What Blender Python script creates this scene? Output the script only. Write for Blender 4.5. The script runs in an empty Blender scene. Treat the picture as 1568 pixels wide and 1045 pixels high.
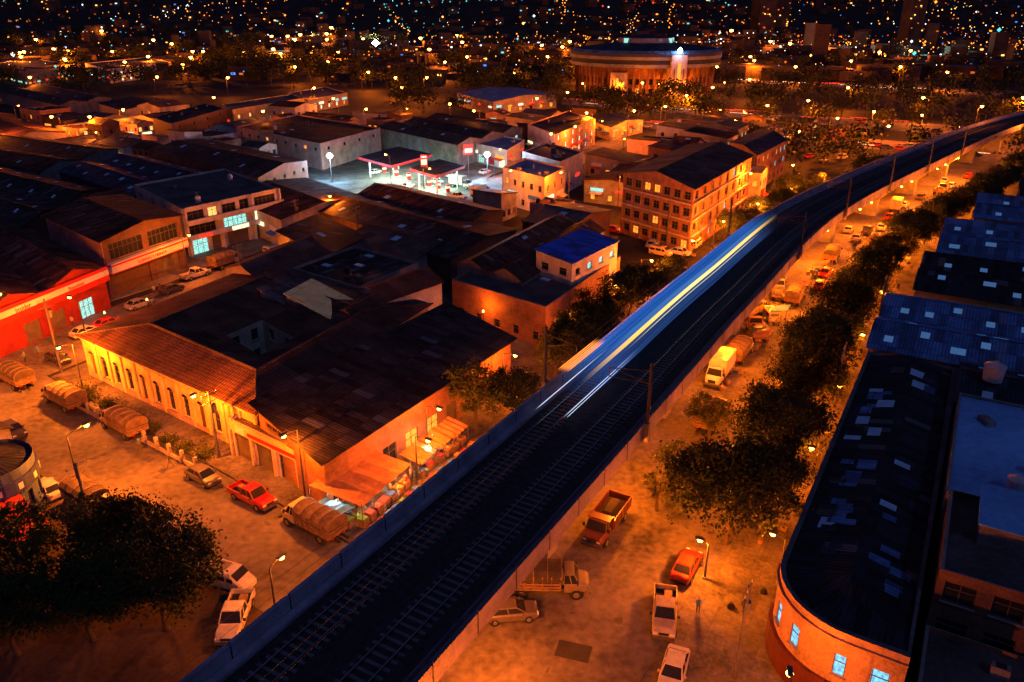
import bpy, math, random, bisect
from mathutils import Vector, Matrix
R=random.Random(11)
SC=bpy.context.scene
SC.view_settings.view_transform='Standard'; SC.view_settings.look='None'; SC.view_settings.exposure=0
# ------------------------------------------------------------------ survey helpers
TH=math.radians(23); CT,ST=math.cos(TH),math.sin(TH); F=1200.0; H=45.0
def G(u,v,z=0.0):
    """photogrammetric survey: world XY of a photo point known to lie at height z (metres)"""
    y=(522.5-v)/F; s=(H-z)/(ST-CT*y); return Vector(((u-784)/F*s,(CT+ST*y)*s))
U=Vector((.505,.863)); N=Vector((.863,-.505)); O=Vector((-12.4,34.1))
def A(a,b): return O+U*a+N*b          # street grid: a along the viaduct, b to its right
def AB(p): q=p-O; return q.dot(U),q.dot(N)
# ------------------------------------------------------------------ materials
MC={}
def nd(t,ty,**k):
    n=t.nodes.new(ty)
    for a,b in k.items(): setattr(n,a,b)
    return n
def mth(t,op,a,b=None):
    n=nd(t,'ShaderNodeMath',operation=op)
    for i,x in enumerate((a,b)):
        if x is None: continue
        if isinstance(x,(int,float)): n.inputs[i].default_value=x
        else: t.links.new(x,n.inputs[i])
    return n.outputs[0]
def mix(t,f,a,b,bt='MIX'):
    n=nd(t,'ShaderNodeMix',data_type='RGBA',blend_type=bt)
    for i,x in ((0,f),(6,a),(7,b)):
        if isinstance(x,(int,float)): n.inputs[i].default_value=x
        elif isinstance(x,(tuple,list)): n.inputs[i].default_value=(*x[:3],1)
        else: t.links.new(x,n.inputs[i])
    return n.outputs[2]
def M(name,col=(.2,.2,.2),kind='plain',rough=.8,metal=0,var=.45,sc=.35,bump=.15,col2=None,em=None,es=1.0,coat=0,spec=.5):
    if name in MC: return MC[name]
    m=bpy.data.materials.new(name); m.use_nodes=True; t=m.node_tree; L=t.links
    bs=t.nodes['Principled BSDF']; bs.inputs['Roughness'].default_value=rough; bs.inputs['Metallic'].default_value=metal; bs.inputs['Specular IOR Level'].default_value=spec
    if coat: bs.inputs['Coat Weight'].default_value=coat
    tc=nd(t,'ShaderNodeTexCoord')
    n1=nd(t,'ShaderNodeTexNoise'); n1.inputs['Scale'].default_value=sc; n1.inputs['Detail'].default_value=4; n1.inputs['Roughness'].default_value=.65
    L.new(tc.outputs['Object'],n1.inputs['Vector'])
    n2=nd(t,'ShaderNodeTexNoise'); n2.inputs['Scale'].default_value=sc*14; n2.inputs['Detail'].default_value=2
    L.new(tc.outputs['Object'],n2.inputs['Vector'])
    f=mth(t,'ADD',mth(t,'MULTIPLY',n1.outputs[0],.7),mth(t,'MULTIPLY',n2.outputs[0],.3))
    mr=nd(t,'ShaderNodeMapRange'); mr.inputs[1].default_value=.34; mr.inputs[2].default_value=.66
    L.new(f,mr.inputs[0])
    c2=col2 or tuple(c*(1-var) for c in col)
    base=mix(t,mr.outputs[0],c2,tuple(min(1,c*(1+var*.5)) for c in col))
    hgt=n2.outputs[0]
    if kind in('corr','tile','brick','slab'):
        uv=nd(t,'ShaderNodeSeparateXYZ'); L.new(tc.outputs['UV'],uv.inputs[0])
        ux,uy=uv.outputs[0],uv.outputs[1]
    if kind in('corr','tile'):
        pw=(.95,2.6) if kind=='corr' else (2.2,3.4)
        cx=mth(t,'FLOOR',mth(t,'DIVIDE',ux,pw[0])); cy=mth(t,'FLOOR',mth(t,'DIVIDE',uy,pw[1]))
        cb=nd(t,'ShaderNodeCombineXYZ'); L.new(cx,cb.inputs[0]); L.new(cy,cb.inputs[1])
        wn=nd(t,'ShaderNodeTexWhiteNoise',noise_dimensions='2D'); L.new(cb.outputs[0],wn.inputs['Vector'])
        r=nd(t,'ShaderNodeMapRange'); r.inputs[3].default_value=.4 if kind=='corr' else .7; r.inputs[4].default_value=1.35; L.new(wn.outputs[0],r.inputs[0])
        base=mix(t,1.0,base,r.outputs[0],'MULTIPLY')
        if kind=='corr':   # odd replaced sheets
            g=mth(t,'GREATER_THAN',wn.outputs[0],.965); base=mix(t,mth(t,'MULTIPLY',g,.5),base,(.2,.21,.22))
        per=.38 if kind=='corr' else .42
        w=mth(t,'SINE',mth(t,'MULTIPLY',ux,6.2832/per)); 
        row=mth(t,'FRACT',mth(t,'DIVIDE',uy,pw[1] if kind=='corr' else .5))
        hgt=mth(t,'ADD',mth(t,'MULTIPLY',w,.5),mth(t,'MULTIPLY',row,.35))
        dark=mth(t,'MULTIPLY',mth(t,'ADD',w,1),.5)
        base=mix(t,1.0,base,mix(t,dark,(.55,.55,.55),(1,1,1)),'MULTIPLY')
        ln=mth(t,'LESS_THAN',row,.06 if kind=='corr' else .2); base=mix(t,mth(t,'MULTIPLY',ln,.5),base,(0.01,.01,.01))
    if kind in('brick','slab'):
        br=nd(t,'ShaderNodeTexBrick'); L.new(tc.outputs['UV'],br.inputs['Vector'])
        br.inputs['Scale'].default_value=1
        if kind=='brick': br.inputs['Brick Width'].default_value=.42; br.inputs['Row Height'].default_value=.16; br.inputs['Mortar Size'].default_value=.015
        else: br.inputs['Brick Width'].default_value=1.3; br.inputs['Row Height'].default_value=1.3; br.inputs['Mortar Size'].default_value=.02; br.offset=.3
        br.inputs['Color1'].default_value=(1,1,1,1); br.inputs['Color2'].default_value=(.72,.72,.72,1); br.inputs['Mortar'].default_value=(.6,.6,.6,1)
        base=mix(t,1.0,base,br.outputs[0],'MULTIPLY')
    L.new(base,bs.inputs['Base Color'])
    if bump:
        bp=nd(t,'ShaderNodeBump'); bp.inputs['Strength'].default_value=min(1,bump*2); bp.inputs['Distance'].default_value=.05
        L.new(hgt,bp.inputs['Height']); L.new(bp.outputs[0],bs.inputs['Normal'])
    if em:
        bs.inputs['Emission Color'].default_value=(*em,1); bs.inputs['Emission Strength'].default_value=es
        rr=nd(t,'ShaderNodeMapRange'); rr.inputs[1].default_value=.3; rr.inputs[2].default_value=.7; rr.inputs[3].default_value=es*.4; rr.inputs[4].default_value=es*1.3; L.new(n2.outputs[0],rr.inputs[0]); L.new(rr.outputs[0],bs.inputs['Emission Strength'])
        m.cycles.emission_sampling='NONE'
    MC[name]=m; return m
asph=M('asphalt',(.16,.135,.115),rough=.75,var=.5,sc=.10,bump=.12,col2=(.04,.035,.032),spec=.3)
asph2=M('dusty_asphalt',(.19,.155,.13),rough=.8,sc=.11,col2=(.035,.03,.027),bump=.15,spec=.3)
pave=M('pavement_slab',(.19,.16,.14),kind='slab',rough=.85,sc=.22,col2=(.04,.035,.032),spec=.3)
kerbm=M('kerb_concrete',(.3,.28,.26)); earth=M('earth',(.035,.03,.025),sc=.05,var=.6,spec=.1)
yard=M('trodden_earth',(.08,.055,.042),sc=.2,var=.6,spec=.1)
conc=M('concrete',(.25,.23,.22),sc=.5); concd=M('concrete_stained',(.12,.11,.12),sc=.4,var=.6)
viac=M('viaduct_concrete_dim',(.20,.15,.22),sc=.35,var=.5,col2=(.09,.07,.11)); viai=M('viaduct_concrete_lit',(.30,.30,.38),sc=.4,var=.5); ballast=M('ballast',(.045,.042,.048),sc=2.2,bump=.6,var=.7,spec=.15)  # outer concrete tinted like dim purple light, left inner side paler as if lit
sleep=M('sleeper',(.12,.11,.12),sc=1); railm=M('rail_steel',(.35,.35,.38),rough=.25,metal=1)
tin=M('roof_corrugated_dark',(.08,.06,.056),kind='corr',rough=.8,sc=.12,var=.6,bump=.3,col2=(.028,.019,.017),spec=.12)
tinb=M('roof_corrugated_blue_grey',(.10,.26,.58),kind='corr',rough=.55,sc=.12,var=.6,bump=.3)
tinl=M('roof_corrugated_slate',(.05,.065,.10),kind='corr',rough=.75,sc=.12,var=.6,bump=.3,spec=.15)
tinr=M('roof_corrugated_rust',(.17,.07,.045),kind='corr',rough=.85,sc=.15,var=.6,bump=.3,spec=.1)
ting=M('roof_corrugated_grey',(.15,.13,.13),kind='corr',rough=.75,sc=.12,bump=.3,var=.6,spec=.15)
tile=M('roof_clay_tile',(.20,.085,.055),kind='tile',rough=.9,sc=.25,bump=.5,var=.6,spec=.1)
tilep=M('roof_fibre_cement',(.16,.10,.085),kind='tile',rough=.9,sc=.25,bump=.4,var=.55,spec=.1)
blueroof=M('roof_painted_blue',(.02,.14,1.0),kind='corr',rough=.5,sc=.2,var=.2,bump=.2)
bluflat=M('roof_membrane_blue',(.18,.48,1.0),rough=.6,sc=.12,var=.45)
cfl=M('roof_concrete',(.10,.088,.085),rough=.85,sc=.2,var=.6,spec=.2); skyl=M('skylight_sheet',(.4,.7,.95),rough=.35,sc=1,var=.3)
skyll=M('skylight_sheet_glowing',(.4,.7,.95),rough=.35,sc=1,var=.3,em=(.15,.42,.9),es=.22)  # faint blue emission stands in for sky reflected in the sheets
wy=M('wall_yellow_plaster',(.62,.48,.2),sc=.35,var=.45); wo=M('wall_cream',(.50,.40,.29),sc=.35,var=.5); ww=M('wall_white',(.56,.53,.5),sc=.35,var=.45)
wg=M('wall_grey',(.25,.23,.22),sc=.4,var=.6); wbr=M('wall_brick',(.38,.17,.10),kind='brick',sc=.4,var=.5); wpk=M('wall_pink',(.5,.28,.23),sc=.4,var=.5)
wrd=M('wall_red',(.30,.015,.014),sc=.5,var=.5); wdk=M('wall_dark_brick',(.16,.08,.06),kind='brick',sc=.4,var=.5)
redp=M('red_paint',(.6,.02,.02),rough=.5,var=.3); whp=M('white_paint',(.7,.7,.68),rough=.5,var=.25)
glass=M('window_glass',(.02,.022,.03),rough=.12,var=.3,bump=0); frame=M('window_frame',(.12,.11,.10),rough=.6)
shut=M('roller_shutter',(.16,.12,.10),kind='slab',rough=.6,sc=1); doorm=M('door_wood',(.12,.06,.03),sc=2)
litw=M('lit_window_warm',(.2,.15,.08),em=(1,.55,.14),es=1.6,sc=.3); litc=M('lit_window_cool',(.05,.09,.1),em=(.4,.95,.85),es=1.1,sc=.3)
litwh=M('lit_window_white',(.2,.2,.16),em=(1,.88,.55),es=1.7,sc=.3); litcy=M('lit_window_cyan',(.02,.05,.07),em=(.18,.65,.95),es=1.3,sc=.3)
lito=M('lit_window_orange',(.2,.1,.03),em=(1,.33,.03),es=1.6,sc=.3); litr=M('lit_sign_red',(.3,.02,.02),em=(1,.05,.02),es=1.2,sc=.3)
blk=M('black_rubber',(.02,.02,.02),rough=.8); steel=M('galvanised_steel',(.16,.16,.17),rough=.5,metal=.6); wood=M('timber',(.26,.16,.08),sc=3,var=.5)
mastm=M('mast_dark_steel',(.035,.035,.045),rough=.7)
barkm=M('bark',(.09,.065,.045),sc=2,bump=.5); tank=M('water_tank_plastic',(.5,.52,.54),rough=.5); tankk=M('water_tank_black',(.03,.03,.035),rough=.5)
sod=M('sodium_lamp_glass',(1,.6,.2),em=(1,.45,.06),es=30); wlamp=M('white_lamp_glass',(1,1,1),em=(.7,.9,1),es=40)
hub=M('wheel_hub',(.35,.35,.36),rough=.35,metal=.8); hl=M('headlamp_glass',(.7,.7,.65),rough=.1); tl=M('tail_lamp_glass',(.5,.01,.01),rough=.2)
def leafm(name,c):
    m=bpy.data.materials.new(name); m.use_nodes=True; t=m.node_tree; bs=t.nodes['Principled BSDF']; bs.inputs['Roughness'].default_value=.7; bs.inputs['Specular IOR Level'].default_value=.12
    tc=nd(t,'ShaderNodeTexCoord'); n=nd(t,'ShaderNodeTexNoise'); n.inputs['Scale'].default_value=.9; n.inputs['Detail'].default_value=1; t.links.new(tc.outputs['Object'],n.inputs[0])
    t.links.new(mix(t,n.outputs[0],tuple(x*.25 for x in c),tuple(x*1.6 for x in c)),bs.inputs['Base Color']); return m
leaf=leafm('leaf_green',(.065,.075,.016)); leafd=leafm('leaf_dark',(.034,.046,.014)); leaff=leafm('leaf_far',(.05,.055,.012))
# ------------------------------------------------------------------ mesh builder
def v3(p,z=None): return Vector((p[0],p[1],p[2] if z is None else z))
class MB:
    def __init__(s): s.v=[];s.f=[];s.m=[];s.ms=[];s.uv=[]
    def mi(s,m):
        if m not in s.ms: s.ms.append(m)
        return s.ms.index(m)
    def face(s,pts,m,uv=None):
        i=len(s.v); s.v+= [tuple(p) for p in pts]; s.f.append(tuple(range(i,i+len(pts)))); s.m.append(s.mi(m)); s.uv.append(uv)
    def hull(s,b,t,m,mt=None,bot=True):
        n=len(b)
        for i in range(n):
            j=(i+1)%n; s.face([b[i],b[j],t[j],t[i]],m)
        s.face(t,mt or m)
        if bot: s.face(b[::-1],m)
    def box(s,c,sz,m,ang=0,mt=None):
        """c = centre of the base"""
        ca,sa=math.cos(ang),math.sin(ang); x,y,z=sz[0]/2,sz[1]/2,sz[2]
        q=[Vector((c[0]+ca*p-sa*r,c[1]+sa*p+ca*r,c[2])) for p,r in((-x,-y),(x,-y),(x,y),(-x,y))]
        s.hull(q,[p+Vector((0,0,z)) for p in q],m,mt)
    def prism(s,poly,z0,z1,m,mt=None):
        s.hull([v3(p,z0) for p in poly],[v3(p,z1) for p in poly],m,mt)
    def cyl(s,p0,p1,r0,r1,n,m,cap=True):
        p0,p1=Vector(p0),Vector(p1); d=(p1-p0); d.normalize()
        x=d.orthogonal().normalized(); y=d.cross(x)
        a=[p0+(x*math.cos(k*6.2832/n)+y*math.sin(k*6.2832/n))*r0 for k in range(n)]
        b=[p1+(x*math.cos(k*6.2832/n)+y*math.sin(k*6.2832/n))*r1 for k in range(n)]
        for i in range(n):
            j=(i+1)%n; s.face([a[i],a[j],b[j],b[i]],m)
        if cap: s.face(b,m); s.face(a[::-1],m)
    def beam(s,p0,p1,w,m): s.cyl(p0,p1,w*.7,w*.7,4,m)
    def loft(s,secs,m,mats=None):
        for a,b in zip(secs,secs[1:]):
            n=len(a)
            for i in range(n):
                j=(i+1)%n; s.face([a[i],b[i],b[j],a[j]],mats[i] if mats else m)
        s.face(secs[0],m); s.face(secs[-1][::-1],m)
    def slab(s,q,t,m,mu=None):
        q=[Vector(p) for p in q]; n=(q[1]-q[0]).cross(q[3]-q[0]).normalized()*t
        s.face(q,m); lo=[p-n for p in q]; s.face(lo[::-1],mu or m)
        for i in range(4):
            j=(i+1)%4; s.face([lo[i],lo[j],q[j],q[i]],mu or m)
    def mesh(s,name):
        me=bpy.data.meshes.new(name); me.from_pydata(s.v,[],s.f)
        for m in s.ms: me.materials.append(m)
        me.polygons.foreach_set('material_index',s.m)
        ul=me.uv_layers.new(name='UVMap'); data=[]
        for f,uv in zip(s.f,s.uv):
            if uv: 
                for q in uv: data+=q
                continue
            P=[Vector(s.v[i]) for i in f]; e=(P[1]-P[0])
            if e.length<1e-6: e=Vector((1,0,0))
            e.normalize(); nn=Vector((0,0,0))
            for k in range(len(P)): nn+=P[k].cross(P[(k+1)%len(P)])
            if nn.length<1e-9: nn=Vector((0,0,1))
            nn.normalize(); g=nn.cross(e)
            for p in P: data+=[p.dot(e),p.dot(g)]
        ul.data.foreach_set('uv',data); me.update(); return me
    def obj(s,name,parent=None,me=None):
        if not s.f: return None
        o=bpy.data.objects.new(name,s.mesh(name)); SC.collection.objects.link(o)
        if parent: o.parent=parent
        return o
def empty(name,loc=(0,0,0)):
    e=bpy.data.objects.new(name,None); e.empty_display_size=.5; SC.collection.objects.link(e); return e
def inst(name,me,loc,rz=0,sc=1):
    o=bpy.data.objects.new(name,me); o.location=loc; o.rotation_euler=(0,0,rz); o.scale=(sc,sc,sc) if isinstance(sc,(int,float)) else sc
    SC.collection.objects.link(o); return o
def group(name,parts):
    e=empty(name)
    for k,b in parts.items(): b.obj(k,e)
    return e
# ------------------------------------------------------------------ walls with true openings
def wall(mb,gb,p0,p1,z0,z1,m,ops=(),dep=.22,bars=True):
    p0,p1=Vector(p0[:2]),Vector(p1[:2]); L=(p1-p0).length
    if L<.01: return
    d=(p1-p0)/L; o=Vector((d.y,-d.x))
    ops=[q for q in ops if q[0]>0.05 and q[1]<L-.05 and q[3]<z1-.03]
    S=sorted({0,L,*[q[0] for q in ops],*[q[1] for q in ops]}); T=sorted({z0,z1,*[q[2] for q in ops],*[q[3] for q in ops]})
    P=lambda s,z,k=0:v3(p0+d*s-o*k,z)
    if not ops: mb.face([P(0,z0),P(L,z0),P(L,z1),P(0,z1)],m); return
    for a,b in zip(S,S[1:]):
        for c,e in zip(T,T[1:]):
            x,y=(a+b)/2,(c+e)/2
            if any(q[0]<x<q[1] and q[2]<y<q[3] for q in ops): continue
            mb.face([P(a,c),P(b,c),P(b,e),P(a,e)],m)
    for q in ops:
        a,b,c,e,g=q[:5]
        mb.face([P(a,c,dep),P(a,c),P(a,e),P(a,e,dep)],m); mb.face([P(b,c),P(b,c,dep),P(b,e,dep),P(b,e)],m)
        mb.face([P(a,c),P(a,c,dep),P(b,c,dep),P(b,c)],m); mb.face([P(a,e,dep),P(a,e),P(b,e),P(b,e,dep)],m)
        gb.face([P(a,c,dep),P(b,c,dep),P(b,e,dep),P(a,e,dep)],g)
        if bars and g is not shut and g is not doorm:
            k=max(1,round((b-a)/1.1))
            for i in range(k+1):
                s=a+(b-a)*i/k; s=min(max(s,a+.04),b-.04); gb.box(v3(p0+d*s-o*(dep-.05),c),(.06,.06,e-c),frame,math.atan2(d.y,d.x))
            if e-c>1.1:
                gb.box(v3(p0+d*((a+b)/2)-o*(dep-.055),c+(e-c)*.62),(b-a,.05,.06),frame,math.atan2(d.y,d.x))
        if c>.5: # sill
            gb.box(v3(p0+d*((a+b)/2)+o*.05,c-.1),(b-a+.16,.16,.08),conc,math.atan2(d.y,d.x))
def winops(L,h,spec,z0=0):
    n,nf,w,hh,ms=spec[:5]; sill=spec[5] if len(spec)>5 else .95
    fh=(h-z0-.3)/nf; r=[]
    for f in range(nf):
        for i in range(n):
            s=L*(i+.5)/n; g=ms
            if isinstance(ms,(list,tuple)): g=ms[R.randrange(len(ms))]
            w2=min(w,L/n*.85); zz=z0+f*fh+sill; ht=min(hh,fh-sill-.2)
            r.append((s-w2/2,s+w2/2,zz,zz+ht,g))
    return r
FOOT=[]
def inpoly(p,poly):
    c=False;n=len(poly)
    for i in range(n):
        a,b=poly[i],poly[i-1]
        if (a[1]>p[1])!=(b[1]>p[1]) and p[0]<(b[0]-a[0])*(p[1]-a[1])/(b[1]-a[1])+a[0]: c=not c
    return c
def clutter(mb,cen,ux,uy,sx,sy,z,k):
    for _ in range(k):
        p=cen+ux*R.uniform(-.4,.4)*sx+uy*R.uniform(-.4,.4)*sy; c=R.random()
        if c<.3:
            mm=R.choice([tank,tankk,tankk]); mb.cyl(v3(p,z+.15),v3(p,z+1.25),.5,.55,12,mm); mb.cyl(v3(p,z+1.25),v3(p,z+1.5),.55,.15,12,mm); mb.box(v3(p,z),(1.1,1.1,.15),conc)
        elif c<.6: mb.box(v3(p,z),(1.1,.6,.8),R.choice([steel,wg]),math.atan2(ux.y,ux.x)); mb.box(v3(p,z+.8),(.6,.5,.05),blk,math.atan2(ux.y,ux.x))
        elif c<.8: mb.cyl(v3(p,z),v3(p,z+1.2),.1,.1,8,steel); mb.cyl(v3(p,z+1.2),v3(p,z+1.35),.2,.05,8,steel)
        else: mb.box(v3(p,z),(R.uniform(1,2.4),R.uniform(.4,1),R.uniform(.15,.5)),R.choice([wood,wg,tinr]),R.uniform(0,3))
SIGB=M('sign_blue',(.04,.12,.5),sc=1)
def signx(ex,P,h):
    for i in(0,1):
        p,q=P[i],P[i+1]; d=(q-p).normalized(); o=Vector((d.y,-d.x)); L=(q-p).length; an=math.atan2(d.y,d.x)
        for k in range(max(1,int(L/6))):
            s=(k+.5)/max(1,int(L/6)); w=R.uniform(2.2,4.2)
            ex.box(v3(p.lerp(q,s)+o*.16,3.1),(w,.3,R.uniform(.6,1)),R.choice([redp,litr,whp,litwh,wy,litc,lito,SIGB]),an)
            if R.random()<.5: ex.slab([v3(p.lerp(q,s)-d*w/2+o*1.5,2.6),v3(p.lerp(q,s)+d*w/2+o*1.5,2.6),v3(p.lerp(q,s)+d*w/2+o*.02,3.0),v3(p.lerp(q,s)-d*w/2+o*.02,3.0)],.04,R.choice([redp,wy,SIGB]))
def building(name,px=None,h=6,roof='flat',wm=wg,rm=tin,wins={},rise=1.4,axis=1,n=1,ab=None,over=.35,sky=0,clut=2,par=.45,extra=None,world=None,skm=None):
    if world: P=world
    elif ab:
        a0,a1,b0,b1=ab; P=[A(a0,b0),A(a0,b1),A(a1,b1),A(a1,b0)]
    else:
        P=[G(u,v,h) for u,v in px]
    if len(P)==3: P.append(P[0]+P[2]-P[1])
    P=[Vector(p) for p in P]; FOOT.append(P); skm=skm or skyl
    wl,gb,rf,ex=MB(),MB(),MB(),MB()
    for i in range(4):
        p,q=P[i],P[(i+1)%4]; L=(q-p).length; ops=[]
        if i in wins:
            w=wins[i]
            if isinstance(w,tuple): ops=winops(L,h,w)
            else:
                for z0,sp in w: ops.append((sp[1]*L,sp[2]*L,sp[3],sp[4],sp[5]))
        wall(wl,gb,p,q,0,h,wm,ops)
    ex0=(P[1]-P[0]).normalized(); ey0=(P[2]-P[1]).normalized(); cen=(P[0]+P[2])/2
    sx,sy=(P[1]-P[0]).length,(P[2]-P[1]).length
    if roof=='flat':
        I=[cen+(p-cen)*(1-.25/max(1,((p-cen).length))) for p in P]
        for i in range(4):
            j=(i+1)%4
            wl.face([v3(P[i],h),v3(P[j],h),v3(I[j],h),v3(I[i],h)],conc); wl.face([v3(I[j],h-par),v3(I[i],h-par),v3(I[i],h),v3(I[j],h)],wm)
        rf.face([v3(p,h-par) for p in I],rm); clutter(ex,cen,ex0,ey0,sx,sy,h-par,clut)
        for _ in range(sky):
            c=cen+ex0*R.uniform(-.4,.4)*sx+ey0*R.uniform(-.4,.4)*sy; rf.box(v3(c,h-par),(1.6,1.0,.18),skm,math.atan2(ex0.y,ex0.x))
    elif roof in('gable','shed'):
        if axis==0: Q=[P[1],P[2],P[3],P[0]]   # ridge parallel to side 0
        else: Q=P                              # ridge parallel to side 1
        a0,a1,b1,b0=Q[0],Q[1],Q[2],Q[3]
        e=(b0-a0).normalized(); f=(a1-a0).normalized(); k=n
        for i in range(k):
            s0,s1=i/k,(i+1)/k
            c0,c1=a0.lerp(a1,s0),a0.lerp(a1,s1); d0,d1=b0.lerp(b1,s0),b0.lerp(b1,s1)
            lo=-f*(over if i==0 else 0); ro=f*(over if i==k-1 else 0); fe=-e*over; be=e*over; dz=rise*over/max(1,(c1-c0).length/2)
            if roof=='gable':
                m0,m1=(c0+c1)/2,(d0+d1)/2
                A1=[v3(d0+lo+be,h-(dz if i==0 else 0)),v3(c0+lo+fe,h-(dz if i==0 else 0)),v3(m0+fe,h+rise),v3(m1+be,h+rise)]
                B1=[v3(c1+ro+fe,h-(dz if i==k-1 else 0)),v3(d1+ro+be,h-(dz if i==k-1 else 0)),v3(m1+be,h+rise),v3(m0+fe,h+rise)]
                for q in(A1,B1):
                    q=[p+Vector((0,0,.08)) for p in q]; rf.slab(q,.08,rm)
                rf.cyl(v3(m0+fe,h+rise+.08),v3(m1+be,h+rise+.08),.14,.14,6,rm)
                wl.face([v3(c0,h),v3(c1,h),v3(m0,h+rise)],wm); wl.face([v3(d1,h),v3(d0,h),v3(m1,h+rise)],wm)
                for q in (A1,B1):
                    for si in range(sky):
                        ln=max(3,(q[1]-q[0]).length); s=(si+.5)/sky*.94+R.uniform(-.015,.015); t_=R.choice([.3,.3,.62]); w=R.choice([1,1,1.6])/ln; tt=.2
                        up=Vector((0,0,.11)); X=lambda s,t:q[0].lerp(q[1],s).lerp(q[3].lerp(q[2],s),t)+up
                        rf.face([X(s,t_),X(s+w,t_),X(s+w,t_+tt),X(s,t_+tt)],skm)
            else:
                q=[v3(c1+ro+fe,h),v3(d1+ro+be,h),v3(d0+lo+be,h+rise),v3(c0+lo+fe,h+rise)]
                rf.slab([p+Vector((0,0,.1)) for p in q],.1,rm)
                wl.face([v3(c0,h),v3(c1,h),v3(c0,h+rise)],wm); wl.face([v3(d1,h),v3(d0,h),v3(d0,h+rise)],wm); wl.face([v3(d0,h),v3(c0,h),v3(c0,h+rise),v3(d0,h+rise)],wm)
                for _ in range(sky):
                    s,t_=R.uniform(.05,.9),R.choice([.1,.4,.7]); w=1.2/max(3,(q[1]-q[0]).length)
                    X=lambda s,t:q[0].lerp(q[1],s).lerp(q[3].lerp(q[2],s),t)+Vector((0,0,.13))
                    rf.face([X(s,t_),X(s+w,t_),X(s+w,t_+.15),X(s,t_+.15)],skm)
    if extra: extra(ex,P,h)
    return group(name,{'walls':wl,'windows':gb,'roof':rf,'fittings':ex})
# ------------------------------------------------------------------ lights
def light(name,p,power,col,parent=None,r=.25):
    l=bpy.data.lights.new(name,'POINT'); l.energy=power; l.color=col; l.shadow_soft_size=r
    o=bpy.data.objects.new(name,l); o.location=p; SC.collection.objects.link(o)
    if parent: o.parent=parent
    return o
SO=(1,.175,.006); PK=2.3
def lampmesh(hh,arm,head,hs=1):
    m=MB(); m.cyl((0,0,0),(0,0,hh),.11,.06,8,mastm); m.cyl((0,0,hh),(arm,0,hh+.35),.045,.035,6,mastm); m.box((0,0,0),(.35,.35,.3),conc)
    m.box((arm+.25,0,hh+.28),(.8*hs,.34*hs,.14),steel)
    for r0,z0,r1,z1 in((.2,.28,.25,.18),(.25,.18,.2,.06),(.2,.06,.05,-.02)): m.cyl((arm+.25,0,hh+z0*hs),(arm+.25,0,hh+z1*hs),r0*hs,r1*hs,10,head,cap=False)
    return m.mesh('street_lamp')
LM={}
def street_lamp(p,power=4000,hh=8.5,arm=1.6,ang=0,col=SO,z=0.1,hs=1.0,name='street_lamp'):
    hs=round(hs,1); k=(hh,arm,col,hs)
    if k not in LM: LM[k]=lampmesh(hh,arm,sod if col==SO else wlamp,hs)
    o=inst(name,LM[k],(p[0],p[1],z),ang)
    light('lamp_light',(arm+.25,0,hh-.05*hs-.15),power*PK,col,o,r=.2); return o
# ------------------------------------------------------------------ ground
def hz(x,y):
    d=max(0,y-1150)
    return (d*.085 if d<3000 else 255)*(1+.25*math.sin(x*.0011+1)+.15*math.sin(x*.0037+y*.001))*min(1,d/400) if d>0 else 0
g=MB(); ys=[-600,-200,0,200,500,900,1150]+[1150+120*i for i in range(1,35)]+[6500,9000,14000]; xs=[-14000,-8000,-5000]+[-4000+250*i for i in range(33)]+[5000,8000,14000]
for a,b in zip(ys,ys[1:]):
    for c,d in zip(xs,xs[1:]): g.face([(c,a,hz(c,a)),(d,a,hz(d,a)),(d,b,hz(d,b)),(c,b,hz(c,b))],earth)
g.obj('ground')
# viaduct centreline
CP=[A(-60,0),A(-20,0),A(20,0),A(50,0),A(80,0),Vector((58.7,151.8)),Vector((106.3,208.6)),Vector((168.7,277)),Vector((240,340)),Vector((330,405)),Vector((430,470))]
PL=[]
for i in range(1,len(CP)-2):
    p0,p1,p2,p3=CP[i-1:i+3]
    for k in range(24):
        t=k/24; PL.append(.5*((2*p1)+(p2-p0)*t+(2*p0-5*p1+4*p2-p3)*t*t+(3*p1-p0-3*p2+p3)*t**3))
CL=[-20.0]
for a,b in zip(PL,PL[1:]): CL.append(CL[-1]+(b-a).length)
def VF(a,b,z):
    if a<=CL[0]: return v3(A(a,b),z)
    i=min(max(bisect.bisect(CL,a)-1,0),len(PL)-2); t=(a-CL[i])/(CL[i+1]-CL[i]); p=PL[i].lerp(PL[i+1],t)
    j0,j1=max(i-3,0),min(i+4,len(PL)-1); d=(PL[j1]-PL[j0]).normalized(); n=Vector((d.y,-d.x)); q=p+n*b
    return Vector((q.x,q.y,z))
def vang(a): d=VF(a+1,0,0)-VF(a-1,0,0); return math.atan2(d.y,d.x)
AMAX=CL[-1]-4
def sweep(mb,sec,a0,a1,step,m,closed=True,uo=0):
    n=len(sec); k=max(1,int((a1-a0)/step)); cu=[0]
    for i in range(n): cu.append(cu[-1]+math.dist(sec[i],sec[(i+1)%n]))
    mm=m if isinstance(m,list) else [m]*n
    for q in range(k):
        s,t=a0+(a1-a0)*q/k,a0+(a1-a0)*(q+1)/k
        for i in range(n if closed else n-1):
            j=(i+1)%n
            if mm[i] is None: continue
            mb.face([VF(s,*sec[i]),VF(s,*sec[j]),VF(t,*sec[j]),VF(t,*sec[i])][::-1],mm[i],[(t,cu[i]),(t,cu[i+1]),(s,cu[i+1]),(s,cu[i])])
    if closed:
        mb.face([VF(a0,*p) for p in sec][::-1],mm[0]); mb.face([VF(a1,*p) for p in sec],mm[0])
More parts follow.
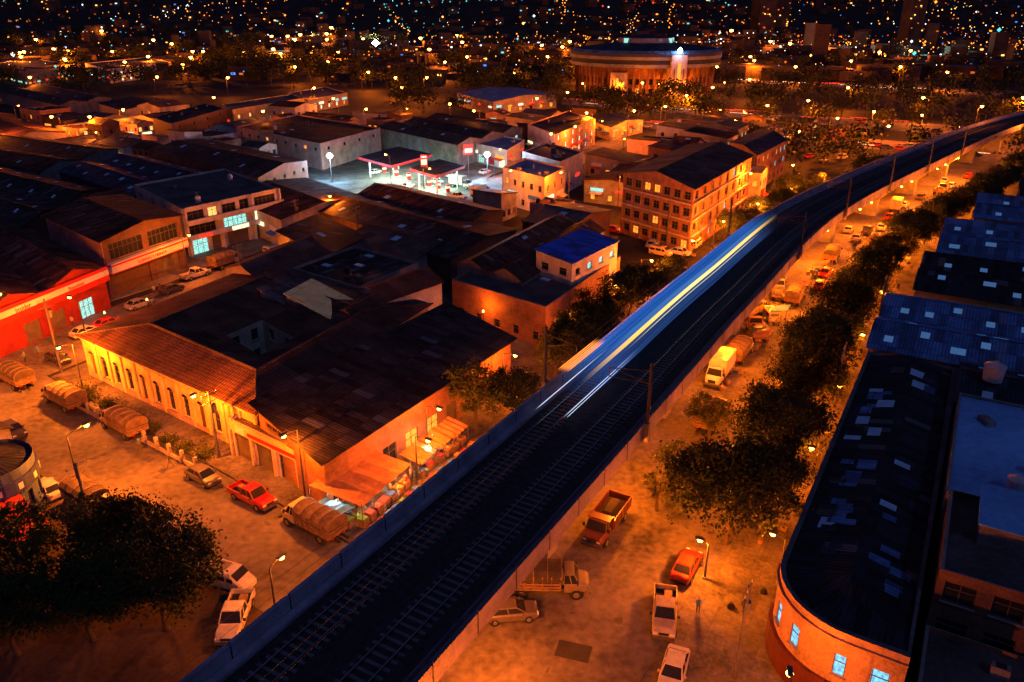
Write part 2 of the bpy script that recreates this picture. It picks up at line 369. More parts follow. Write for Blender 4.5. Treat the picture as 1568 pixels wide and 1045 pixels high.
# roads
rd=MB(); sweep(rd,[(14.4,.02),(-14,.02)],-60,AMAX,6,asph2,closed=False); rd.obj('avenue_road')
rd=MB(); rd.face([v3(p,.026) for p in(A(9.6,-13.9),A(19.8,-13.9),A(26.2,-68),A(36,-150),A(24,-150),A(13,-58.8))],asph); rd.obj('cross_street_road')
rd=MB(); rd.face([v3(p,.032) for p in(A(27,-89),A(25.6,-73),A(260,-80),A(260,-94))],asph2); rd.obj('side_street_road')
pv=MB()
pv.prism([A(20,-14),A(100,-14),A(100,-72.5),A(60,-74),A(26.8,-72)],-.2,.13,kerbm,pave)
pv.obj('pavement')
pv=MB(); pv.prism([A(9.4,-14),A(12.8,-58),A(20,-150),A(-60,-150),A(-60,-14)],-.2,.13,kerbm,yard); pv.obj('pavement')
pv=MB(); sweep(pv,[(60,.14),(14.4,.14),(14.4,-.1)],-60,175,6,[pave,kerbm,kerbm],closed=False); pv.obj('pavement')
pv=MB(); pv.prism([A(35,-91.5),A(28,-91.5),A(37,-160),A(60,-160),A(220,-160),A(220,-95)],-.2,.13,kerbm,pave); pv.obj('pavement')
mk=MB(); pt=M('asphalt_patch',(.035,.03,.028),sc=.6); pt2=M('oil_stain',(.075,.062,.053),sc=1.5,rough=.5)
def blob(c,r1,r2,z,m,an=0):
    n=16; ph=R.uniform(0,6); k1,k2=R.uniform(.1,.3),R.uniform(.05,.2); pts=[]
    for k in range(n):
        t=k*6.2832/n; rr=1+k1*math.sin(2*t+ph)+k2*math.sin(3*t+ph*2)+R.uniform(-.08,.08); x,y=math.cos(t)*r1*rr,math.sin(t)*r2*rr; pts.append((c[0]+x*math.cos(an)-y*math.sin(an),c[1]+x*math.sin(an)+y*math.cos(an),z))
    mk.face(pts,m)
for _ in range(26): blob(VF(R.uniform(14,130),R.uniform(6.3,13),0),R.uniform(.15,.5),R.uniform(.1,.35),.027+_*.0003,pt2,vang(20))
for _ in range(22):
    a,b=R.uniform(11,19),R.uniform(-65,-18); blob(A(a-.07*(b+14),b),R.uniform(.15,.5),R.uniform(.1,.3),.032+_*.0003,pt2,-.6)
c=G(878,998); mk.box(v3(c,.04),(2.6,1.7,.012),pt,-.3)
for a in (9.75,19.65): mk.face([v3(A(a-.07*0,-16),.04),v3(A(a+.25,-16),.04),v3(A(a+.25+(3.2 if a<10 else 5.6),-58 if a<10 else -62),.04),v3(A(a+(3.2 if a<10 else 5.6),-58 if a<10 else -62),.04)],pt2)
mk.obj('road_patches')
mh=MB()
for u,v in((1128,1012),(230,705),(560,845),(1020,790)): p=G(u,v); mh.cyl(v3(p,.03),v3(p,.055),.36,.36,16,steel)
mh.obj('manhole_cover')
# ------------------------------------------------------------------ viaduct
vd,rl,pr=MB(),MB(),MB()
sec=[(-5.95,9),(-5.95,7.3),(-2.9,6.6),(-2.3,5.6),(2.3,5.6),(2.9,6.6),(5.95,7.3),(5.95,9),(5.68,9),(5.68,7.75),(-5.68,7.75),(-5.68,9)]
sweep(vd,sec[::-1],-60,AMAX,3,[viai]+[viac]*11)
bal=MB(); sweep(bal,[(-4.9,7.76),(-4.6,7.92),(4.1,7.92),(4.4,7.76)],-60,AMAX,4,ballast,closed=False); bal.obj('tmp')
bo=bpy.data.objects['tmp']
for i in range(0,64):
    a=-30+i*5.0
    for b in(5.965,-5.66):
        vd.box(VF(a,b,7.32 if b>0 else 7.78),(.09,.03,1.66 if b>0 else 1.2),blk,vang(a))
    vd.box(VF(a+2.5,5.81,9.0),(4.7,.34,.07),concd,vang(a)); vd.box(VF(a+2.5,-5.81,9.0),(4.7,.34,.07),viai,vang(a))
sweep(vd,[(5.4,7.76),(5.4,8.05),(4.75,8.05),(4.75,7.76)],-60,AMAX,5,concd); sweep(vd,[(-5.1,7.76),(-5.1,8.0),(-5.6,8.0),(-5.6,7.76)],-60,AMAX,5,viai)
TR=(-2.75,2.15)
for tb in TR:
    for s in(-.74,.74): sweep(rl,[(tb+s-.05,8.16),(tb+s-.05,7.93),(tb+s+.05,7.93),(tb+s+.05,8.16)][::-1],-60,AMAX,4,railm)
    for i in range(430):
        a=-42+i*.72
        pr.box(VF(a,tb,7.9),(.26,2.5,.1),sleep,vang(a))
for i in range(14):
    a=28-30+i*30
    if a>AMAX: break
    an=vang(a)
    vd.box(VF(a,0,-.2),(1.9,4.4,3.9),conc,an)
    t=[VF(a-.95,-2.2,3.7),VF(a-.95,2.2,3.7),VF(a+.95,2.2,3.7),VF(a+.95,-2.2,3.7)]; t2=[VF(a-1.1,-5.4,6.95),VF(a-1.1,5.4,6.95),VF(a+1.1,5.4,6.95),VF(a+1.1,-5.4,6.95)]
    vd.hull([t[0],t[3],t[2],t[1]][::-1],[t2[0],t2[3],t2[2],t2[1]][::-1],conc)
V=group('railway_viaduct',{'deck':vd,'rails':rl,'sleepers':pr}); bo.parent=V; bo.name='ballast'
def mast(a,b):
    m=MB(); an=vang(a); sg=-1 if b>0 else 1
    m.box(VF(a,b,7.3),(.5,.5,1.9),concd,an); m.cyl(VF(a,b,9),VF(a,b,15.4),.19,.13,8,mastm)
    tb=TR[1] if b>0 else TR[0]
    m.beam(VF(a,b,14.6),VF(a,tb,14.0),.07,tankk); m.beam(VF(a,b,13.2),VF(a,tb-sg*.6,14.0),.05,tankk); m.beam(VF(a,b,13.3),VF(a,tb,13.1),.05,tankk); m.cyl(VF(a,tb,13.1),VF(a,tb,14.0),.05,.05,6,tankk)
    m.obj('catenary_mast')
for a,b in((39,6.25),(42,-6.25),(106,6.25),(108,-6.25),(139,6.25),(170,6.25),(200,6.25),(232,6.25),(-28,6.25)): mast(a,b)
cw=MB()
for tb in TR:
    for z in(13.1,14.0):
        for i in range(60):
            a=-40+i*6; cw.cyl(VF(a,tb,z),VF(a+6,tb,z),.015,.015,3,tankk,cap=False)
cw.obj('catenary_wire')
# metro train (long exposure: body smeared along the track)
def trainmat(name,c1,c2,es,a0=40,a1=56,b0=100,b1=121,lo=0.0,hi=1.0):
    m=bpy.data.materials.new(name); m.use_nodes=True; t=m.node_tree; L=t.links; bs=t.nodes['Principled BSDF']
    tc=nd(t,'ShaderNodeTexCoord'); sp=nd(t,'ShaderNodeSeparateXYZ'); L.new(tc.outputs['UV'],sp.inputs[0])
    cb=nd(t,'ShaderNodeCombineXYZ'); L.new(mth(t,'MULTIPLY',sp.outputs[0],.03),cb.inputs[0]); L.new(mth(t,'MULTIPLY',sp.outputs[1],6),cb.inputs[1])
    n=nd(t,'ShaderNodeTexNoise'); n.inputs['Scale'].default_value=1; n.inputs['Detail'].default_value=3; L.new(cb.outputs[0],n.inputs['Vector'])
    mr=nd(t,'ShaderNodeMapRange'); mr.inputs[1].default_value=.35; mr.inputs[2].default_value=.65; L.new(n.outputs[0],mr.inputs[0])
    c=mix(t,mr.outputs[0],c1,c2); L.new(c,bs.inputs['Base Color']); L.new(c,bs.inputs['Emission Color']); bs.inputs['Emission Strength'].default_value=es; bs.inputs['Roughness'].default_value=.5
    r1=nd(t,'ShaderNodeMapRange',interpolation_type='SMOOTHSTEP'); r1.inputs[1].default_value=a0; r1.inputs[2].default_value=a1; L.new(sp.outputs[0],r1.inputs[0])
    r2=nd(t,'ShaderNodeMapRange',interpolation_type='SMOOTHSTEP'); r2.inputs[1].default_value=b1; r2.inputs[2].default_value=b0; L.new(sp.outputs[0],r2.inputs[0])
    al=mth(t,'MULTIPLY',r1.outputs[0],r2.outputs[0]); al=mth(t,'MULTIPLY',al,hi); L.new(al,bs.inputs['Alpha'])
    m.cycles.emission_sampling='NONE'; return m
tm1=trainmat('train_roof_blue_glow',(.01,.07,.36),(.03,.21,.75),.62); tm2=trainmat('train_side_glow',(.015,.05,.2),(.05,.16,.5),.4); tm3=trainmat('train_window_band',(1,.5,.06),(1,.82,.3),1.5)  # roof, edges and sides emit blue in place of light falling on them
tm4=trainmat('train_roof_edge_glow',(.04,.18,.6),(.12,.38,.85),.5)
sk=lambda n,c,e,a0,a1,b0,b1:trainmat(n,c,c,e,a0,a1,b0,b1)
tm5=sk('headlight_streak_orange',(1,.28,.04),1.8,40.5,42,48,50.5); tm6=sk('headlight_streak_white',(.6,.75,1),1.3,36,38,44,56); tm7=sk('window_streak_white',(1,.88,.5),1.3,50,64,96,110)
tb=TR[0]; tr=MB()
ring_=[(-1.5,8.35),(-1.55,9.3),(-1.52,10.6),(-1.3,11.15),(-.75,11.45),(0,11.5),(.75,11.45),(1.3,11.15),(1.52,10.75),(1.55,10.05),(1.55,9.3),(1.5,8.35)]
mats=[tm2,tm2,tm4,tm1,tm1,tm1,tm1,tm4,tm3,tm2,tm2,tm2]
sweep(tr,[(tb+b,z) for b,z in ring_][::-1],38,122,2,[tm2]+[mats[11-1-i] for i in range(11)])
st=MB()
def strip(b,z,w,a0,a1,m): sweep(st,[(b-w,z),(b+w,z)],a0,a1,2,m,closed=False)
for i,b in enumerate((-1.4,-1.15,-.9,-.65,-.4)): strip(tb+b,11.56,.075,40,51,tm5)
strip(tb-1.45,9.1,.05,35,60,tm6); strip(tb+1.62,9.1,.05,35,62,tm6); strip(tb+1.62,8.75,.03,37,60,tm6); strip(tb+1.66,10.4,.035,46,114,tm7)
group('metro_train',{'carriages':tr,'headlight_streaks':st})
# ------------------------------------------------------------------ trees
def treemesh(seed,h=8,r=3.6,nl=6500,ls=.26,lm=leaf,clumps=46):
    q=random.Random(seed); m=MB(); th=h*.32
    pts=[Vector((0,0,-.1)),Vector((q.uniform(-.15,.15),q.uniform(-.15,.15),th*.5)),Vector((q.uniform(-.3,.3),q.uniform(-.3,.3),th))]
    rr=[.26,.2,.16]
    for i in range(2): m.cyl(pts[i],pts[i+1],rr[i],rr[i+1],8,barkm)
    for i in range(7):
        an=i*6.28/7+q.uniform(-.4,.4); e=pts[2]+Vector((math.cos(an)*r*.45,math.sin(an)*r*.45,h*q.uniform(.15,.35))); m.cyl(pts[2],e,.11,.06,6,barkm)
        for _ in range(3):
            an2=an+q.uniform(-.8,.8); f=e+Vector((math.cos(an2)*r*.35,math.sin(an2)*r*.35,h*q.uniform(.0,.25))); m.cyl(e,f,.05,.02,4,barkm)
    cz=h*.66; cl=[]
    for i in range(clumps):
        while 1:
            d=Vector((q.uniform(-1,1),q.uniform(-1,1),q.uniform(-1,1)))
            if .3<d.length<1: break
        cl.append((Vector((d.x*r*.95,d.y*r*.95,cz+d.z*h*.30)),r*q.uniform(.12,.30)))
    for i in range(nl):
        c,s=cl[q.randrange(len(cl))]
        d=Vector((q.gauss(0,1),q.gauss(0,1),q.gauss(0,.8))); d=d*(s*.55)
        p=c+d; a=Vector((q.gauss(0,1),q.gauss(0,1),q.gauss(0,1))).normalized(); b=a.orthogonal().normalized(); z=ls*q.uniform(.6,1.3)
        m.face([p,p+a*z*.5+b*z*.3,p+a*z,p+a*z*.5-b*z*.3],lm)
    return m.mesh('tree')
TB=[treemesh(1,9,4.8,16000,.28,leafd,clumps=84),treemesh(2,8,4.0,11500,.27,leafd,clumps=58),treemesh(3,7.5,3.3,6500,.26,leaf,clumps=36),treemesh(4,5.5,2.1,2600,.22,leaf,clumps=20),treemesh(6,8.5,4.5,13000,.28,leafd,clumps=66)]
def tree(k,p,s=1.0,z=.1): return inst('tree',TB[k],(p[0],p[1],z),R.uniform(0,6.28),(s*R.uniform(.9,1.1),s*R.uniform(.9,1.1),s*R.uniform(.93,1.07)))
for k,a,b,s in((0,37.2,15.2,1.12),(4,43.8,16.2,.85),(4,51.0,16,1.1),(1,56.5,15.8,.95),(0,62.8,16,1.0),(4,69,15.8,.95),(1,75.2,15.4,1.15),(0,81,15.8,.82),(4,87,15.6,.9),(1,93,15.4,1.15),(4,99,15.6,.85),(1,105,15.8,1.0),(4,111,16,.85),(1,117,16,.95),(0,124,16.5,.85),(1,131,16.5,.95),(4,138,16.8,.9),(0,147,17.5,.95),(1,153,17,1),(4,159,17.6,.95),(0,169,18,.95),(1,176,18,1),(4,183,18,.95),
               (1,190,20,1),(4,196,20,.95),(0,204,19,.9),(4,212,19,.95),(1,219,19,1),(4,226,19,.95),(0,240,20,.95),(0,252,20,.95)):
    tree(k,VF(a,b,0),s)
for k,a,b,s in((2,54.6,8.1,.78),(3,43,8.3,1.05),(3,39,7.9,.9),(2,160,11,.7),
               (2,43.5,-16,1.05),(1,47,-13,.85),(2,60,-14,1.05),(4,64,-12.5,.95),(1,70,-13.5,1.05),(4,76,-15.5,.95),(0,83,-13.4,.95),(1,90,-14,1),(2,95,-12.5,.9),(1,100,-13.0,.8),(0,134,-13.5,.8),(1,141,-12.5,.85),(0,150,-14,.85),(1,158,-12.5,.95),(0,165,-14,1.0),(1,172,-12,.9),(2,184,-13,1),(1,196,-10,.9),(0,206,-9,1),(1,214,-8,1)):
    tree(k,VF(a,b,0),s)
for k,a,b,s in((4,4.4,-19.6,1.02),(0,5.8,-26.5,.92),(1,0.8,-23.5,1.0),(2,2.5,-34.5,1.0),(1,-3,-27,1),(3,8,-33,1.1)): tree(k,A(a,b),s)
# ------------------------------------------------------------------ heritage block (colonial building round a patio)
def heritage():
    P=[G(125,513,5.8),G(392,632,5.8),G(655,466,5.8)]; P.append(P[0]+P[2]-P[1]); FOOT.append(P)
    wl,gb,rf,ex=MB(),MB(),MB(),MB()
    L=(P[1]-P[0]).length; ops=[]
    nW=12
    for i in range(nW):
        s=L*(i+.5)/nW; ops.append((s-.55,s+.55,.9 if i%4 else .15,3.4,glass if i%4 else doorm))
    wall(wl,gb,P[0],P[1],0,5.8,wy,ops); d=(P[1]-P[0])/L; o=Vector((d.y,-d.x)); an=math.atan2(d.y,d.x)
    for i in range(nW+1):
        s=min(max(L*i/nW,.3),L-.3); wl.box(v3(P[0]+d*s+o*.09,0.1),(.45,.18,5.0),wy,an); wl.box(v3(P[0]+d*s+o*.12,5.0),(.6,.24,.25),wo,an)
    for i in range(nW):
        c=P[0]+d*(L*(i+.5)/nW)+o*.03
        for k in range(6): # arched hood
            t0,t1=math.pi*k/6,math.pi*(k+1)/6
            q=lambda t,r:v3(c-d*math.cos(t)*r+o*.06,3.45+math.sin(t)*r*.75)
            wl.face([q(t0,.62),q(t0,.82),q(t1,.82),q(t1,.62)][::-1],wo)
            wl.face([v3(c+o*.0,3.45),q(t0,.62)-v3(o*.05,0),q(t1,.62)-v3(o*.05,0)],glass)
    wl.box(v3((P[0]+P[1])/2+o*.15,5.35),(L,.3,.2),wo,an); wl.box(v3((P[0]+P[1])/2+o*.08,.0),(L,.16,.7),wpk,an)
    wall(wl,gb,P[1],P[2],0,5.8,wg,[]); wall(wl,gb,P[2],P[3],0,5.8,wg,[]); wall(wl,gb,P[3],P[0],0,5.8,wo,winops((P[0]-P[3]).length,5.8,(8,1,1.1,2,[glass,glass,shut],1.2)))
    C=[G(346,516,6),G(398,548,6),G(452,520,6),G(402,492,6)]
    E=[]
    for i in range(4):
        a=P[i]-P[i-1]; b=P[(i+1)%4]-P[i]; n1=Vector((a.y,-a.x)).normalized(); n2=Vector((b.y,-b.x)).normalized(); E.append(P[i]+(n1+n2)*.5)
    Rg=[p.lerp(c,.5) for p,c in zip(P,C)]
    for i in range(4):
        j=(i+1)%4
        rf.slab([v3(E[i],5.75),v3(E[j],5.75),v3(Rg[j],7.5),v3(Rg[i],7.5)],.15,tile if i!=2 else tilep,wo)
        rf.slab([v3(C[j],6.3),v3(C[i],6.3),v3(Rg[i],7.5),v3(Rg[j],7.5)],.12,tile)
        rf.cyl(v3(Rg[i],7.55),v3(Rg[j],7.55),.16,.16,6,tilep); rf.cyl(v3(E[i],5.85),v3(Rg[i],7.6),.14,.14,6,tilep)
        wall(wl,gb,C[j],C[i],0,6.2,wo,winops((C[j]-C[i]).length,6.1,(2,2,1.2,1.6,glass)))
    for k in range(4): ex.cyl(v3(P[0].lerp(P[3],.2+.2*k),6),v3(P[0].lerp(P[3],.2+.2*k),7.9),.03,.03,5,steel)
    group('colonial_building',{'walls':wl,'windows':gb,'roof':rf,'fittings':ex})
heritage()
fb=MB()
def picket(mb,p,q,hh=1.3,m=wo):
    L=(q-p).length; d=(q-p)/L; an=math.atan2(d.y,d.x); mb.box(v3((p+q)/2,.1),(L,.2,.45),m,an)
    for i in range(int(L/2.4)+1): mb.box(v3(p+d*min(i*2.4,L),.1),(.34,.34,hh+.2),m,an)
    for i in range(int(L/.22)): mb.cyl(v3(p+d*i*.22,.5),v3(p+d*i*.22,hh),.018,.018,4,tankk)
    mb.box(v3((p+q)/2,hh-.1),(L,.05,.05),tankk,an)
picket(fb,A(23.6,-63),A(21.2,-36)); fb.obj('garden_fence')
def shrub(p,s):
    m=MB(); q=random.Random(int(p[0]*100))
    for _ in range(700):
        d=Vector((q.gauss(0,.38),q.gauss(0,.38),abs(q.gauss(0,.4))))*s; a=Vector((q.gauss(0,1),q.gauss(0,1),q.gauss(0,1))).normalized(); b=a.orthogonal(); c=v3(p,.1)+d; z=.2
        m.face([c,c+a*z*.5+b*z*.3,c+a*z,c+a*z*.5-b*z*.3],leaf)
    for _ in range(4): m.cyl(v3(p,.0),v3(p,.6*s)+Vector((q.uniform(-.3,.3),q.uniform(-.3,.3),0)),.03,.02,4,barkm)
    m.obj('shrub')
for b in(-64,-62,-58,-55,-51,-48,-44,-41,-38): shrub(A(24.4-.1*(b+50)+R.uniform(-.3,.3),b),R.uniform(.9,1.8))
# long shed with market front and its lower street-side bay
building('market_hall',[(396,634),(495,704),(782,520)],6,'shed',wbr,tin,wins={0:[(0,('op',.1,.45,4.9,5.6,glass))],1:(9,1,2.2,2.6,[shut,shut,lito,glass,glass],.2)},rise=1.3,axis=1,over=.8,sky=0)
Pf=[G(350,640,4.6),G(492,706,4.6)]; dd=(Pf[1]-Pf[0]).normalized(); oo=Vector((dd.y,-dd.x))
def frx(ex,P,h):
    L=(P[1]-P[0]).length; an=math.atan2(dd.y,dd.x); c=(P[0]+P[1])/2
    ex.box(v3(c+oo*.12,3.3),(L*.9,.2,1.15),wy,an); ex.box(v3(c+oo*.22,3.5),(L*.55,.06,.45),redp,an); ex.box(v3(c-dd*L*.36+oo*.22,3.4),(1.6,.06,.8),whp,an)
    for k in range(5): ex.box(v3(P[0].lerp(P[1],k/4)+oo*.1,.1),(.35,.3,3.2),wo,an)
building('market_shopfront',world=[Pf[0],Pf[1],Pf[1]-oo*2.2,Pf[0]-oo*2.2],h=4.6,roof='flat',wm=wo,rm=tilep,wins={0:[(0,('op',.04,.22,.1,3.0,shut)),(0,('op',.28,.46,.1,3.0,shut)),(0,('op',.54,.7,.1,3.0,glass)),(0,('op',.78,.96,.1,3.0,shut))]},clut=0,extra=frx,par=.3)
# ------------------------------------------------------------------ named buildings of the left side
def redfront(ex,P,h):
    p,q=P[1],P[2]; d=(q-p).normalized(); o=Vector((d.y,-d.x)); L=(q-p).length; an=math.atan2(d.y,d.x)
    ex.box(v3((p+q)/2+o*.35,h-1.9),(L+.4,.7,.9),redp,an); ex.box(v3((p+q)/2+o*.36,h-.95),(L+.4,.72,.85),whp,an); ex.box(v3((p+q)/2+o*.30,h-.08),(L+.4,.6,.5),redp,an)
def text(parent,s,p,an,size,m,z):
    c=bpy.data.curves.new('lettering','FONT'); c.body=s; c.size=size; c.extrude=.03; c.align_x='CENTER'; o=bpy.data.objects.new('lettering',c); c.materials.append(m)
    o.location=v3(p,z); o.rotation_euler=(math.pi/2,0,an); SC.collection.objects.link(o); o.parent=parent
def face_text(b,px,h,side,s,size,m,z,t=.5,off=.8):
    P=[G(u,v,h) for u,v in px]; p,q=P[side],P[side+1]; d=(q-p).normalized(); o=Vector((d.y,-d.x)); text(b,s,p.lerp(q,t)+o*off,math.atan2(d.y,d.x),size,m,z)
px=[(-150,395),(-40,492),(158,412)]
b=building('red_storefront',px,6.5,'gable',wrd,tinr,wins={1:[(0,('op',.3,.42,.1,3.2,shut)),(0,('op',.5,.62,.1,3.2,shut)),(0,('op',.74,.86,.1,3.0,litc))]},axis=0,rise=1.8,extra=redfront,n=2)
face_text(b,px,6.5,1,'insider',1.0,blk,5.6,.3,.75); face_text(b,px,6.5,1,'Repuestos',.75,wrd,5.65,.72,.75)
def h2x(ex,P,h):
    p,q=P[1],P[2]; d=(q-p).normalized(); o=Vector((d.y,-d.x)); L=(q-p).length; an=math.atan2(d.y,d.x)
    ex.box(v3((p+q)/2+o*.5,4.3),(L,1.0,1.6),whp,an); ex.box(v3((p+q)/2+o*.52,5.4),(L+.02,1.05,.3),redp,an); ex.box(v3((p+q)/2+o*.45,4.1),(L,.9,.2),redp,an)
px=[(70,330),(155,368),(275,330)]
b=building('shop_house',px,10,'gable',wdk,tinr,wins={1:[(6,('op',.06,.46,6.3,8.9,glass)),(6,('op',.54,.94,6.3,8.9,glass)),(0,('op',.1,.5,.1,3.6,doorm)),(0,('op',.58,.9,.1,3.6,shut))]},axis=0,rise=1.2,extra=h2x,over=.9)
face_text(b,px,10,1,'LLANTAS Y FRENOS',.75,redp,4.55,.5,1.05)
wc=MB(); P_=[G(u,v,10) for u,v in px]; d=(P_[1]-P_[0]).normalized(); wc.box(v3((P_[0]+P_[1])/2+Vector((d.y,-d.x))*.1,0.1),((P_[1]-P_[0]).length-.2,.15,9.6),wpk,math.atan2(d.y,d.x)); o_=wc.obj('gable_wall',b)
def h3x(ex,P,h):
    p,q=P[1],P[2]; d=(q-p).normalized(); o=Vector((d.y,-d.x)); L=(q-p).length; an=math.atan2(d.y,d.x)
    for z in(3.4,6.3): ex.box(v3((p+q)/2+o*.7,z),(L,1.4,.25),ww,an); ex.box(v3((p+q)/2+o*1.36,z+.25),(L,.08,.75),ww,an)
    for s in(0.01,.35,.68,.99): ex.box(v3(p.lerp(q,s)+o*.35,.1),(.3,.7,h-.1),ww,an)
    for s,w,m in((.15,3,litr),(.5,4,litwh),(.82,4,lito)): ex.box(v3(p.lerp(q,s)+o*1.45,3.45),(w,.12,.8),m,an)
building('white_office_building',[(205,283),(278,320),(426,288)],9.6,'flat',ww,cfl,wins={1:[(6.4,('op',.04,.2,7.0,8.7,glass)),(0,('op',.24,.33,7.0,8.7,litw)),(0,('op',.38,.52,7.0,8.7,glass)),(0,('op',.56,.66,6.8,8.9,glass)),(0,('op',.72,.95,7.0,8.7,glass)),
   (0,('op',.04,.3,4.0,5.9,glass)),(0,('op',.38,.62,4.0,5.9,litc)),(0,('op',.7,.82,4.0,5.9,litwh)),(0,('op',.84,.97,4.0,5.9,litwh)),(0,('op',.05,.2,.1,3.1,litc)),(0,('op',.24,.33,.1,3.1,shut)),(0,('op',.4,.62,.1,3.1,shut)),(0,('op',.7,.95,.1,3.1,shut))],0:(4,3,1.2,1.3,[glass,glass,litw])},extra=h3x,clut=4)
building('shop_row',[(345,300),(430,336),(558,302)],6.2,'gable',wo,tinr,wins={1:[(0,('op',.05,.2,.1,3.3,lito)),(0,('op',.25,.4,.1,3.3,shut)),(0,('op',.45,.6,.1,3.3,litwh)),(0,('op',.66,.8,.1,3.3,litw)),(0,('op',.84,.97,.1,3.3,lito)),(0,('op',.5,.9,4.3,5.6,litw))]},axis=0,rise=1.3,extra=signx)
BL=[('warehouse',[(-140,300),(30,352),(150,290)],7,'gable',wdk,tin,{},0,2,5),
('warehouse',[(90,262),(205,300),(330,268)],7,'gable',wdk,tinl,{},0,2,5),
('warehouse',[(230,232),(395,272),(470,246)],7.5,'gable',wbr,tin,{1:(5,1,1.2,1,glass,5)},0,1,3),
('warehouse',[(-120,232),(60,262),(180,228)],6.5,'gable',wg,tinr,{},0,2,3),
('brick_house',[(233,180),(262,190),(345,166)],9.5,'flat',wdk,tin,{1:(4,3,1.1,1.2,glass)},1,1,0),
('office_building',[(340,160),(356,168),(466,150)],9,'flat',wy,cfl,{1:(7,2,1.3,1.3,[litw,glass,lito]),0:(2,2,1,1,glass)},1,1,0),
('corner_shop',[(440,142),(472,153),(532,142)],6,'flat',wo,cfl,{1:(5,1,1.5,1.6,[litwh,lito])},1,1,0),
('factory',[(362,194),(490,220),(582,196)],8,'flat',wpk,tin,{0:(9,1,1.6,1,[glass,glass,lito],5.5),1:(4,1,1.5,1,glass,5.5)},0,1,2),
('warehouse',[(582,196),(700,222),(800,196)],7,'gable',wg,tin,{1:(5,1,2,1,litc,4)},0,3,2),
('office_building',[(-30,100),(40,116),(122,101)],8,'flat',wy,cfl,{1:(8,2,2,1.3,[glass,lito]),0:(6,2,2,1.3,[glass,lito])},1,1,0),
('office_building',[(130,97),(165,106),(262,95)],9,'flat',ww,tinl,{1:(8,2,2,1.5,[glass,litwh,litwh]),0:(3,2,1.4,1.3,glass)},1,1,0),
('house',[(150,158),(186,169),(290,160)],5.5,'gable',wo,tin,{1:(7,1,1.4,1.4,[glass,lito])},0,1,0),
('house',[(-60,190),(10,214),(100,202)],6,'gable',wo,tinr,{1:(7,1,1.6,1.6,[lito,shut,glass])},0,1,0),
('warehouse',[(0,140),(90,162),(170,150)],6,'gable',wg,tin,{},0,2,3),
('shop_building',[(700,143),(755,156),(852,146)],6,'gable',wo,tinb,{1:(6,1,2,2,[lito,glass,glass])},0,1,2),
('shop_building',[(808,190),(850,206),(912,182)],9,'flat',wpk,tin,{1:(6,3,1.5,1.5,[litwh,lito,litc]),0:(3,2,1.2,1.2,glass)},1,1,0),
('shop_building',[(905,185),(935,195),(985,183)],5,'gable',wo,tinl,{1:(4,1,2,2,lito)},0,1,0),
('townhouse',[(770,256),(834,272),(866,256)],9,'flat',wo,tinb,{0:(5,2,1.1,1.4,[glass,glass,lito]),1:(3,2,1.2,1.4,glass)},1,1,0),
('townhouse',[(800,232),(858,248),(893,232)],9,'flat',ww,cfl,{0:(5,2,1.1,1.4,glass)},1,1,2),
('station_shop',[(700,213),(776,230),(803,214)],6,'flat',ww,tinb,{0:(5,1,3,2.4,[litwh,litc,redp],.4)},1,1,0),
('warehouse',[(545,300),(715,345),(770,322)],6,'gable',wdk,tinr,{},0,1,2),
('warehouse',[(470,318),(650,372),(735,345)],5.8,'gable',wdk,tin,{},0,1,2),
('house',[(345,410),(402,434),(505,388)],6.2,'gable',wo,tilep,{0:(3,1,1,1.2,glass)},1,1,0),
('house',[(447,410),(548,440),(640,402)],6.6,'flat',wg,tin,{0:(4,2,1.1,1.1,glass)},0,1,3),
('house',[(516,372),(630,402),(716,362)],5.5,'gable',wg,tilep,{},0,1,1),
('house',[(548,442),(588,462),(676,432)],7,'gable',ww,tile,{0:(3,1,1,1.2,glass),1:(5,1,1,1.2,glass)},1,1,0),
('house',[(400,458),(440,470),(490,443)],6.6,'shed',ww,ting,{},1,1,0),
('courtyard_canopy',[(440,466),(510,490),(548,466)],6.8,'shed',wg,M('translucent_sheet',(.5,.42,.3),kind='corr',sc=.5,var=.4,em=(1,.6,.3),es=.06),{},1,1,0),
('house',[(505,478),(560,500),(600,474)],6.5,'gable',ww,tile,{},1,1,0),
('house',[(425,365),(500,392),(560,362)],6,'shed',wg,tin,{},1,1,1),
('house',[(610,372),(690,398),(790,352)],6,'gable',wdk,tin,{},0,1,1),
('warehouse',[(700,405),(800,430),(925,352)],7,'gable',wg,tin,{},1,2,1),
('house',[(800,338),(868,352),(935,322)],6,'gable',wdk,ting,{},0,1,1),
('brick_house',[(692,428),(836,470),(950,392)],6.5,'flat',wbr,cfl,{1:(7,1,1.2,1.4,[glass,glass,lito]),0:(5,1,1.1,1.3,glass)},1,1,2)]
for n_,px,h,rf_,wm,rm,wi,ax,nn,sk_ in BL:
    building(n_,px,h,rf_,wm,rm,wins=wi,axis=ax,n=nn,sky=sk_,rise=R.uniform(1.1,1.7),clut=4,extra=signx if 'shop' in n_ or n_ in('townhouse','office_building') else None)
building('blue_roof_house',[(821,388),(876,404),(946,370)],9.6,'shed',ww,blueroof,wins={0:(2,1,1.6,1.2,glass,7.3),1:(4,1,1.4,1.0,[glass,glass,litc],7.4)},axis=1,rise=.6,over=.3)
def b4(ex,P,h):
    for i in(0,1):
        p,q=P[i],P[i+1]; d=(q-p).normalized(); o=Vector((d.y,-d.x)); L=(q-p).length; an=math.atan2(d.y,d.x)
        for z in(3.2,6.5,9.8): ex.box(v3((p+q)/2+o*.2,z),(L,.4,.3),wo,an)
        for k in range(8): ex.box(v3(p.lerp(q,k/7)+o*.1,.1),(.4,.2,h-.1),wbr,an)
